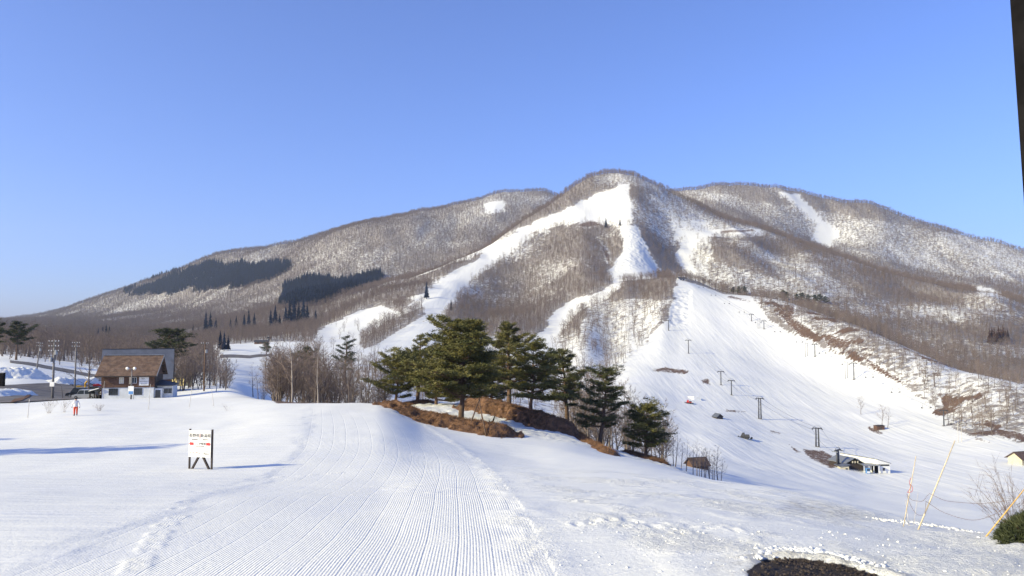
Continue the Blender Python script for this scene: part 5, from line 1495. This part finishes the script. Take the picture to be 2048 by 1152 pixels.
def lift_line(name, pts, arm, labels, doubles, cable_label):
    base = [hit(px, py, 200) for px, py, h in pts]
    H = [h * b.y / F for (px, py, h), b in zip(pts, base)]
    n = len(pts); out = []
    for i in range(n):
        d = base[min(i + 1, n - 1)] - base[max(i - 1, 0)]
        if labels[i]: lift_tower(base[i], H[i], math.atan2(d.y, d.x), labels[i], arm, doubles[i])
        out.append((base[i], H[i], math.atan2(d.y, d.x)))
    ends = []
    for s in (-1, 1):
        P = []
        for i in range(n):
            b, h, a = out[i]
            q = Vector((b.x - math.sin(a) * arm * s, b.y + math.cos(a) * arm * s, b.z + h - .5))
            if P:
                for t in (.25, .5, .75): P.append(P_last.lerp(q, t) - Vector((0, 0, 1.6 * (1 - (2 * t - 1) ** 2))))
            P.append(q); P_last = q
        cable = MB().tube([tuple(p) for p in P], .06, 4, cap=False).build('lift_cable', M_DARKSTEEL, None)
        tag(cable, cable_label[0 if s < 0 else 1], 'cable', 'chairlift cables')
        ends.append(P)
    return ends
L1 = lift_line('a', [(1366, 556, 12), (1337, 661, 20), (1377, 707, 26), (1442, 770, 26), (1463, 790, 28), (1520, 838, 40), (1635, 894, 36), (1676, 930, 30)], 2.4,
    [None, 'uppermost tower of the chairlift on the left side of the wide piste', 'second tower from the top of the left chairlift', 'third tower from the top of the left chairlift beside a patch of thawed earth',
     'lower one of the two close set towers in the middle of the left chairlift', 'tall twin mast tower just above the grey hut', 'twin mast tower right above the lift station', None],
    [0, 0, 0, 0, 0, 1, 1, 0], ('uphill cable of the chairlift on the left side of the piste', 'downhill cable of the chairlift on the left side of the piste'))
L2 = lift_line('b', [(1380, 566, 12), (1503, 642, 13), (1528, 658, 16), (1630, 713, 24), (1708, 759, 32), (1888, 852, 30), (2000, 900, 24)], 2.4,
    [None, 'highest tower of the chairlift along the wooded edge of the piste', 'second highest tower of the chairlift along the wooded edge', 'tower of the right chairlift next to the bare earth bank', 'tower of the right chairlift below the long strip of thawed earth',
     'tower at the lower right where the piste edge meets the trees', None], [0] * 7, ('inner cable of the chairlift along the wooded edge of the piste', 'outer cable of the chairlift along the wooded edge of the piste'))
for px, py, h, lab in ((1518, 657, 20, 'pair of slim steel poles near the top of the right chairlift'), (1613, 713, 27, 'pair of slim steel poles in the middle of the right chairlift'), (1693, 757, 34, 'pair of slim steel poles lowest on the right chairlift'), (1798, 868, 0, None), (1920, 885, 40, 'pair of thin pale poles below the lower right tower')):
    if not lab: continue
    p = hit(px, py, 200); H = h * p.y / F; root = empty('pole_pair', p); tag(root, lab, 'poles')
    for x in (-.95, .95): MB().tube([(x, 0, -.6), (x, 0, H)], [.17, .12], 6).build('pole', M_DARKSTEEL if px < 1900 else M_PALEPOLE, root)
    MB().box(-1.1, 1.1, -.06, .06, H - .5, H - .35).build('tie_bar', M_DARKSTEEL, root)
def chair_proto():
    root = empty('lift_chair', (0, 0, 0))
    MB().tube([(0, 0, 0), (0, .1, -1.4), (0, .45, -2.0), (0, .45, -2.3)], .05, 6).build('hanger', M_DARKSTEEL, root)
    MB().box(-.62, .62, -.05, .5, -2.42, -2.30).build('seat', M_BLACK, root)
    MB().hexa([(-.62, .48, -2.29), (.62, .48, -2.29), (.62, .54, -2.29), (-.62, .54, -2.29), (-.62, .6, -1.8), (.62, .6, -1.8), (.62, .66, -1.8), (-.62, .66, -1.8)]).build('backrest', M_BLACK, root)
    for x in (-.6, .6): MB().bar((x, .5, -2.0), (x, -.02, -2.05), .05).build('armrest', M_STEEL, root)
    return root
CH = chair_proto(); first = True
for j, P in enumerate(L2):
    Pn = np.array([tuple(p) for p in P]); seg = np.linalg.norm(np.diff(Pn, axis=0), axis=1); cum = np.concatenate([[0], np.cumsum(seg)])
    for k in range(1, int(cum[-1] / 42)):
        s = k * 42.0; pt = [np.interp(s, cum, Pn[:, c]) for c in range(3)]
        if pt[1] > 1000 or pt[1] < 380: continue
        c = CH if first else copy_tree(CH); first = False
        c.location = pt; c.rotation_euler = (0, 0, .6 + (math.pi if j else 0)); c.scale = (1.25,) * 3
        ppx, ppy = pix(*pt)
        tag(c, 'empty chair on the %s cable of the wood edge chairlift' % ('inner' if j == 0 else 'outer'), 'lift chair', 'empty chairs on the %s cable' % ('inner' if j == 0 else 'outer'))

# ---- bottom station
def lift_station():
    p = hit(1728, 944, 200); k = p.y / F
    root = empty('lift_station', p, 0); tag(root, 'white chairlift bottom station with grey roofs at the foot of the piste', 'building')
    # long white hall, its ridge running back to the upper left, mono-pitch
    x0, x1 = 6.0, 11.2
    sk = -8.5                                # how far the far end lies to the left
    D = 17.0
    def hall(xa, xb, za, zb, y0, y1, name, mat):
        s0 = sk * y0 / D; s1 = sk * y1 / D
        return MB().hexa([(xa + s0, y0, -1), (xb + s0, y0, -1), (xb + s1, y1, -1), (xa + s1, y1, -1), (xa + s0, y0, zb), (xb + s0, y0, za), (xb + s1, y1, za), (xa + s1, y1, zb)]).build(name, mat, root)
    hall(x0, x1, 3.6, 5.2, 0, D, 'hall_wall', M_WHITE)
    MB().hexa([(x0 - .3, -.3, 5.3), (x1 + .4, -.3, 3.55), (x1 + .4 + sk, D, 3.55), (x0 - .3 + sk, D, 5.3), (x0 - .3, -.3, 5.55), (x1 + .4, -.3, 3.8), (x1 + .4 + sk, D, 3.8), (x0 - .3 + sk, D, 5.55)]).build('hall_roof', M_STEEL, root)
    window(root, x0 + .4, x1 - .4, 0, 2.6, 3.15, 5, 1)
    window(root, x0 + 2.1, x0 + 2.9, 0, .6, 1.7, 1, 1)
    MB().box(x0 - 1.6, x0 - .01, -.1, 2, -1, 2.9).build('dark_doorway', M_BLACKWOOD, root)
    # canopy on posts
    MB().box(-1.2, x0 - .05, -2.4, 3, 3.0, 3.3).build('canopy', M_STEEL, root)
    for x in (-.9, 1.2, 3.2, 5.4): MB().box(x - .12, x + .12, -2.3, -2.06, -1, 2.995).build('post', M_WHITE, root)
    b = MB().box(-.5, 1.0, -3.6, -2.5, -1, 2.2).build('ticket_booth', M_BLUE, root)
    for i, z in enumerate((.2, 1.2)): MB().box(-.35, .85, -3.64, -3.605, z, z + .7).build('booth_panel', M_WHITE if i == 0 else M_GLASS, b)
    # machine house with grey roof and dark gable
    MB().hexa([(-6.2, 3, -1), (1.0, 3, -1), (-3.0, 11, -1), (-10.2, 11, -1), (-6.2, 3, 3.2), (1.0, 3, 3.2), (-3.0, 11, 3.2), (-10.2, 11, 3.2)]).build('machine_wall', M_DARKWOOD, root)
    MB().hexa([(-6.8, 2.4, 3.1), (-2.6, 2.4, 5.4), (-6.6, 11.4, 5.4), (-10.8, 11.4, 3.1), (-6.8, 2.4, 3.35), (-2.6, 2.4, 5.65), (-6.6, 11.4, 5.65), (-10.8, 11.4, 3.35)]).build('machine_roof', M_STEEL, root)
    MB().hexa([(-2.598, 2.4, 5.4), (1.6, 2.4, 3.1), (-2.4, 11.4, 3.1), (-6.598, 11.4, 5.4), (-2.598, 2.4, 5.65), (1.6, 2.4, 3.35), (-2.4, 11.4, 3.35), (-6.598, 11.4, 5.65)]).build('machine_roof', M_STEEL, root)
    MB().prism([(-6.2, 3.2), (-2.6, 5.2), (1.0, 3.2)], 2.6, 2.98).build('dark_gable', M_BLACKWOOD, root)
    for x in (-3.6, -2.5, -1.4): MB().box(x - .28, x + .28, 2.55, 2.6, 3.3, 4.2).build('gable_window', M_CREAM, root)
    # operator shed
    MB().box(-10.5, -6.8, -1, 3.2, -1, 2.6).build('shed_wall', M_CREAM, root)
    MB().hexa([(-11.2, -1.5, 2.5), (-6.4, -1.5, 3.1), (-6.4, 3.8, 3.1), (-11.2, 3.8, 2.5), (-11.2, -1.5, 2.7), (-6.4, -1.5, 3.3), (-6.4, 3.8, 3.3), (-11.2, 3.8, 2.7)]).build('shed_roof', M_GREYROOF, root)
    window(root, -8.2, -7.4, -1, .8, 1.7, 1, 1)
    for i in range(8): MB().box(-6.6 + i * .7, -6.5 + i * .7, -1.6, -1.5, -1, 1.3).build('queue_rail_post', M_DARKSTEEL, root)
    MB().box(-6.6, -1.6, -1.62, -1.48, 1.3, 1.4).build('queue_rail', M_DARKSTEEL, root)
lift_station()
lift_tower(hit(1676, 934, 200), 7.0, 2.3, 'terminal tower with wide frame beside the lift station', 2.6, True)

# ---- groomers
def groomer(px, py, rz, label, mat, s=1.0):
    p = hit(px, py, 200); root = empty('snow_groomer', p, rz, s); tag(root, label, 'snow groomer')
    for sy in (-1, 1):
        t = MB().prism([(-2.3, .5), (-1.9, .05), (1.9, .05), (2.3, .5), (1.9, .95), (-1.9, .95)], sy * 1.5 - .6, sy * 1.5 + .6).build('track', M_BLACK, root)
        for i in range(5): MB().tube([(-1.6 + i * .8, sy * 2.105, .48), (-1.6 + i * .8, sy * 2.14, .48)], .33, 10).build('wheel', M_DARKSTEEL, t)
    MB().box(-2.2, 2.0, -1.0, 1.0, .7, 1.35).build('chassis', mat, root)
    c = MB().prism([(.1, 1.36), (1.9, 1.36), (1.7, 2.0), (1.2, 2.85), (.2, 2.85)], -1.0, 1.0).build('cab', mat, root)
    MB().hexa([(1.92, -.9, 1.5), (1.95, -.9, 1.5), (1.95, .9, 1.5), (1.92, .9, 1.5), (1.25, -.85, 2.78), (1.29, -.85, 2.78), (1.29, .85, 2.78), (1.25, .85, 2.78)]).build('windscreen', M_GLASS, c)
    MB().box(-2.1, -.1, -.9, .9, 1.36, 2.0).build('engine_deck', M_DARKSTEEL, root)
    MB().prism([(3.0, .1), (3.15, .1), (3.5, .7), (3.15, 1.35), (3.0, 1.35), (3.3, .7)], -2.3, 2.3).build('blade', M_DARKSTEEL, root)
    for sy in (-.6, .6): MB().bar((1.9, sy, .8), (3.1, sy, .7), .16).build('blade_arm', M_DARKSTEEL, root)
    MB().prism([(-3.6, .05), (-2.6, .05), (-2.7, .6), (-3.4, .6)], -2.3, 2.3).build('tiller', M_BLACK, root)
    MB().tube([(.3, -.8, 2.86), (.3, .8, 2.86)], .06, 6).build('light_bar', M_WHITE, c)
groomer(1490, 877, 2.75, 'dark snow groomer crossing the lower piste', M_DARKSTEEL, 1.0)
groomer(1378, 807, 2.9, 'red snow groomer near the snow ramps of the park', M_RED, .8)
# kicker ramp in the snow park
q = hit(1394, 800, 300); k = q.y / F
tag(MB().hexa([(-3.4, -1, -1.5), (3.4, -1, -1.5), (3.6, 12, -1.5), (-3.6, 12, -1.5), (-2.3, 0, 2.2), (2.3, 0, 2.2), (2.6, 12, 1.6), (-2.6, 12, 1.6)]).build('snow_kicker', M_PILE, None, loc=q, rot=(0, 0, .3)), 'steep shaped snow ramp beside the red groomer', 'snow ramp')

# ------------------------------------------------------------------ snow poles and ropes at the edge of the slope
def slope_pole(b, t, Y, r, mat, label, r2=None):
    B = spot(b[0], Y); B2 = at(b[0], b[1], Y)
    B = Vector((B2.x, Y, min(B2.z, gz(B2.x, Y)) - .15)); T = at(t[0], t[1], Y)
    o = MB().tube([(0, 0, 0), tuple((T - B) * .5), tuple(T - B)], [r, r * .95, r2 or r * .7], 8).build('snow_pole', mat, None, True, loc=B)
    return tag(o, label, 'pole')
YP = 20.0
slope_pole((1804, 1036), (1832, 912), 20.4, .014, M_BAMBOO, 'shorter bamboo pole with a red cord tied round it')
slope_pole((1831, 1044), (1910, 881), YP, .019, M_BAMBOO, 'tall leaning bamboo pole holding the ropes in the middle')
slope_pole((1961, 1066), (2062, 962), 19.0, .017, M_ORANGEPOLE, 'steeply leaning orange pole beside the leafless shrub')
slope_pole((1826, 1042), (1836, 985), 22.0, .007, M_PALEPOLE, 'thin pale rod standing behind the two bamboo poles')
slope_pole((1819, 1040), (1811, 1000), 20.6, .007, M_PALEPOLE, 'short pale rod propped against the shorter bamboo pole')
def rope(name, pts, mat, label, r=.006):
    P = [at(px, py, Y) for px, py, Y in pts]; t = np.linspace(0, len(P) - 1, 8 * len(P))
    xs = np.arange(len(P)); C = np.array([tuple(p) for p in P], float)
    Q = np.stack([pchip1(xs.astype(float), C[:, k], t) for k in range(3)], 1)
    tag(MB().tube([tuple(q) for q in Q], r, 5).build(name, mat, None, True), label, 'rope')
rope('rope', [(1813, 988, 20.3), (1826, 1001, 20.2), (1842, 1003, 20.1), (1857, 989, 19.95)], M_ROPE, 'slack upper rope between the two bamboo poles')
rope('rope', [(1858, 987, 19.95), (1900, 1003, 19.7), (1950, 1007, 19.4), (2022, 1001, 18.95)], M_ROPE, 'long upper rope from the tall pole to the orange pole')
rope('rope', [(1851, 1002, 19.95), (1890, 1026, 19.7), (1940, 1040, 19.4), (1990, 1028, 19.1), (2018, 1004, 18.95)], M_ROPE, 'long lower rope sagging from the tall pole to the orange pole')
rope('rope', [(1814, 991, 20.3), (1822, 1012, 20.2), (1836, 1030, 20.1), (1848, 1030, 20.0), (1852, 1004, 19.95)], M_ROPE, 'loose loop of rope hanging between the bamboo poles near the snow')
rope('red_cord', [(1822, 955, 20.35), (1819, 965, 20.3), (1821, 975, 20.35), (1815, 985, 20.33), (1824, 983, 20.3), (1825, 975, 20.3), (1820, 968, 20.3)], M_REDROPE, 'red cord knotted round the shorter bamboo pole', .006)

# ---- lumps of snow thrown up by the plough, and stones in the thawed gravel
def lumps(n, region, seed, r0, r1, mat, name, label, cat, sink=.55, ymax=30):
    r = np.random.default_rng(seed); V, T, o = [], [], 0
    base = MB().ball((0, 0, 0), 1.0, 8, 5); B = np.array(base.v); tri = []
    for f in base.f:
        for k in range(1, len(f) - 1): tri.append((f[0], f[k], f[k + 1]))
    tri = np.array(tri); XY = []
    while len(XY) < n:
        q = region(r)
        if q[1] <= ymax and (mat is not M_PILE or sdist(GRAVEL_XY, np.array([q[0]]), np.array([q[1]]))[0] < -.02): XY.append(q)
    XY = np.array(XY); ZZ = height(XY[:, 0], XY[:, 1])
    for (x, y), z in zip(XY, ZZ):
        s = r0 * (r1 / r0) ** r.uniform(0, 1) ** 1.6
        d = B * (1 + r.normal(0, .16, (len(B), 1))) * np.array([r.uniform(.8, 1.4), r.uniform(.8, 1.3), r.uniform(.55, .9)]) * s
        V.append(d + np.array([x, y, z + s * (.5 - sink)])); T.append(tri + o); o += len(B)
    tag(link(name, mesh_np(name, np.concatenate(V), tris=np.concatenate(T), smooth=mat is M_PILE, mats=(mat,))), label, cat, kind='stuff')
def along(pts, sx, sy):
    P = [hit(px, py) for px, py in pts]
    def f(r):
        t = r.uniform(0, len(P) - 1.001); i = int(t); q = P[i].lerp(P[i + 1], t - i)
        return q.x + r.normal(0, sx), q.y + r.normal(0, sy)
    return f
lumps(300, along([(1760, 1040), (1830, 1046), (1900, 1056), (1960, 1068), (2060, 1092)], .25, .22), 71, .015, .075, M_PILE, 'snow_clumps', 'crumbled snow lumps along the edge of the slope by the poles', 'snow')
lumps(500, along([(1490, 1118), (1530, 1102), (1580, 1098), (1640, 1104), (1700, 1120), (1760, 1142), (1800, 1152)], .10, .10), 72, .012, .055, M_PILE, 'snow_clumps', 'rounded snow lumps along the rim of the thawed gravel', 'snow')
def anywhere(r):
    px = r.uniform(1120, 2040); py = r.uniform(1010, 1150)
    p = ray(px, py); Y = -3.2 / (float(p[1]) + .0265)
    return float(p[0]) * Y, Y
lumps(260, anywhere, 73, .008, .032, M_PILE, 'snow_clumps', 'small snow crumbs scattered over the trampled snow', 'snow', ymax=19)
def in_gravel(r):
    while True:
        x = r.uniform(3, 6.5); y = r.uniform(9.5, 13)
        if sdist(GRAVEL_XY, np.array([x]), np.array([y]))[0] > .03: return x, y
M_STONE = simple('dark_gravel_stones', (0.055, 0.042, 0.036), .9, .5, 9)
lumps(700, in_gravel, 74, .008, .03, M_STONE, 'gravel', 'dark wet gravel laid bare at the bottom edge of the snow', 'gravel', sink=.6)

# ------------------------------------------------------------------ dark corner of the building the viewer stands by
def corner():
    Yc = 4.0
    Yc = 4.2; a = at(2020, 0, Yc); b = at(2049, 420, Yc)
    d = (b - a) / (b.z - a.z)               # per metre of height
    zt, zb = a.z + 1.5, -3.4
    P = lambda z, off: a + d * (z - a.z) + Vector((off, 0, 0))
    root = empty('building_corner', P(zb, 0)); o = root.location
    tag(root, 'black timber corner of a building at the upper right edge', 'building')
    def strip(x0, x1, y0, y1, name, mat, z0=zb, z1=zt):
        V = []
        for z in (z0, z1):
            for xx, yy in ((x0, y0), (x1, y0), (x1, y1), (x0, y1)): V.append(tuple(P(z, xx) + Vector((0, yy, 0)) - o))
        MB().hexa(V).build(name, mat, root)
    strip(0, .055, -.16, 0, 'corner_board', M_BLACKWOOD)
    for i in range(8): strip(.056 + i * .05, .056 + i * .05 + .036, -.13 + .006 * (i % 2), -.05, 'cladding_board', M_BLACKWOOD)
    strip(.056, 1.8, -.0495, .05, 'wall', M_BLACKWOOD)
    strip(.058, .40, -.15, -.132, 'bracket', M_STEEL, a.z - .31, a.z - .24)
corner()

# ------------------------------------------------------------------ haze
hz = MB().box(-6000, 6000, -200, 6500, -720, 900).build('haze', bpy.data.materials.new('haze'), None)
tag(hz, kind='stuff', label='thin bluish morning haze in the valley air', cat='haze')
hm = hz.data.materials[0]; hm.use_nodes = True
hm.node_tree.nodes.clear()
ho = hm.node_tree.nodes.new('ShaderNodeOutputMaterial'); hv = hm.node_tree.nodes.new('ShaderNodeVolumePrincipled')
hv.inputs['Color'].default_value = (0.68, 0.80, 1.0, 1); hv.inputs['Density'].default_value = 0.00007; hv.inputs['Anisotropy'].default_value = .2
hm.node_tree.links.new(hv.outputs[0], ho.inputs['Volume'])

# ---- where a handful of look-alikes stand in a row, each is told apart by its place in that row
from collections import defaultdict
ORD = ('first', 'second', 'third', 'fourth', 'fifth', 'sixth', 'seventh', 'eighth', 'ninth', 'tenth', 'eleventh', 'twelfth', 'thirteenth', 'fourteenth')
bpy.context.view_layer.update()
same = defaultdict(list)
for o in scene.objects:
    if o.parent is None and 'label' in o and o.get('kind') is None: same[o['label']].append(o)
for lab, obs in same.items():
    if not 1 < len(obs) <= 14: continue
    obs.sort(key=lambda o: pix(*o.location)[0])
    for k, o in enumerate(obs): o['label'] = ORD[k] + ' from left: ' + lab
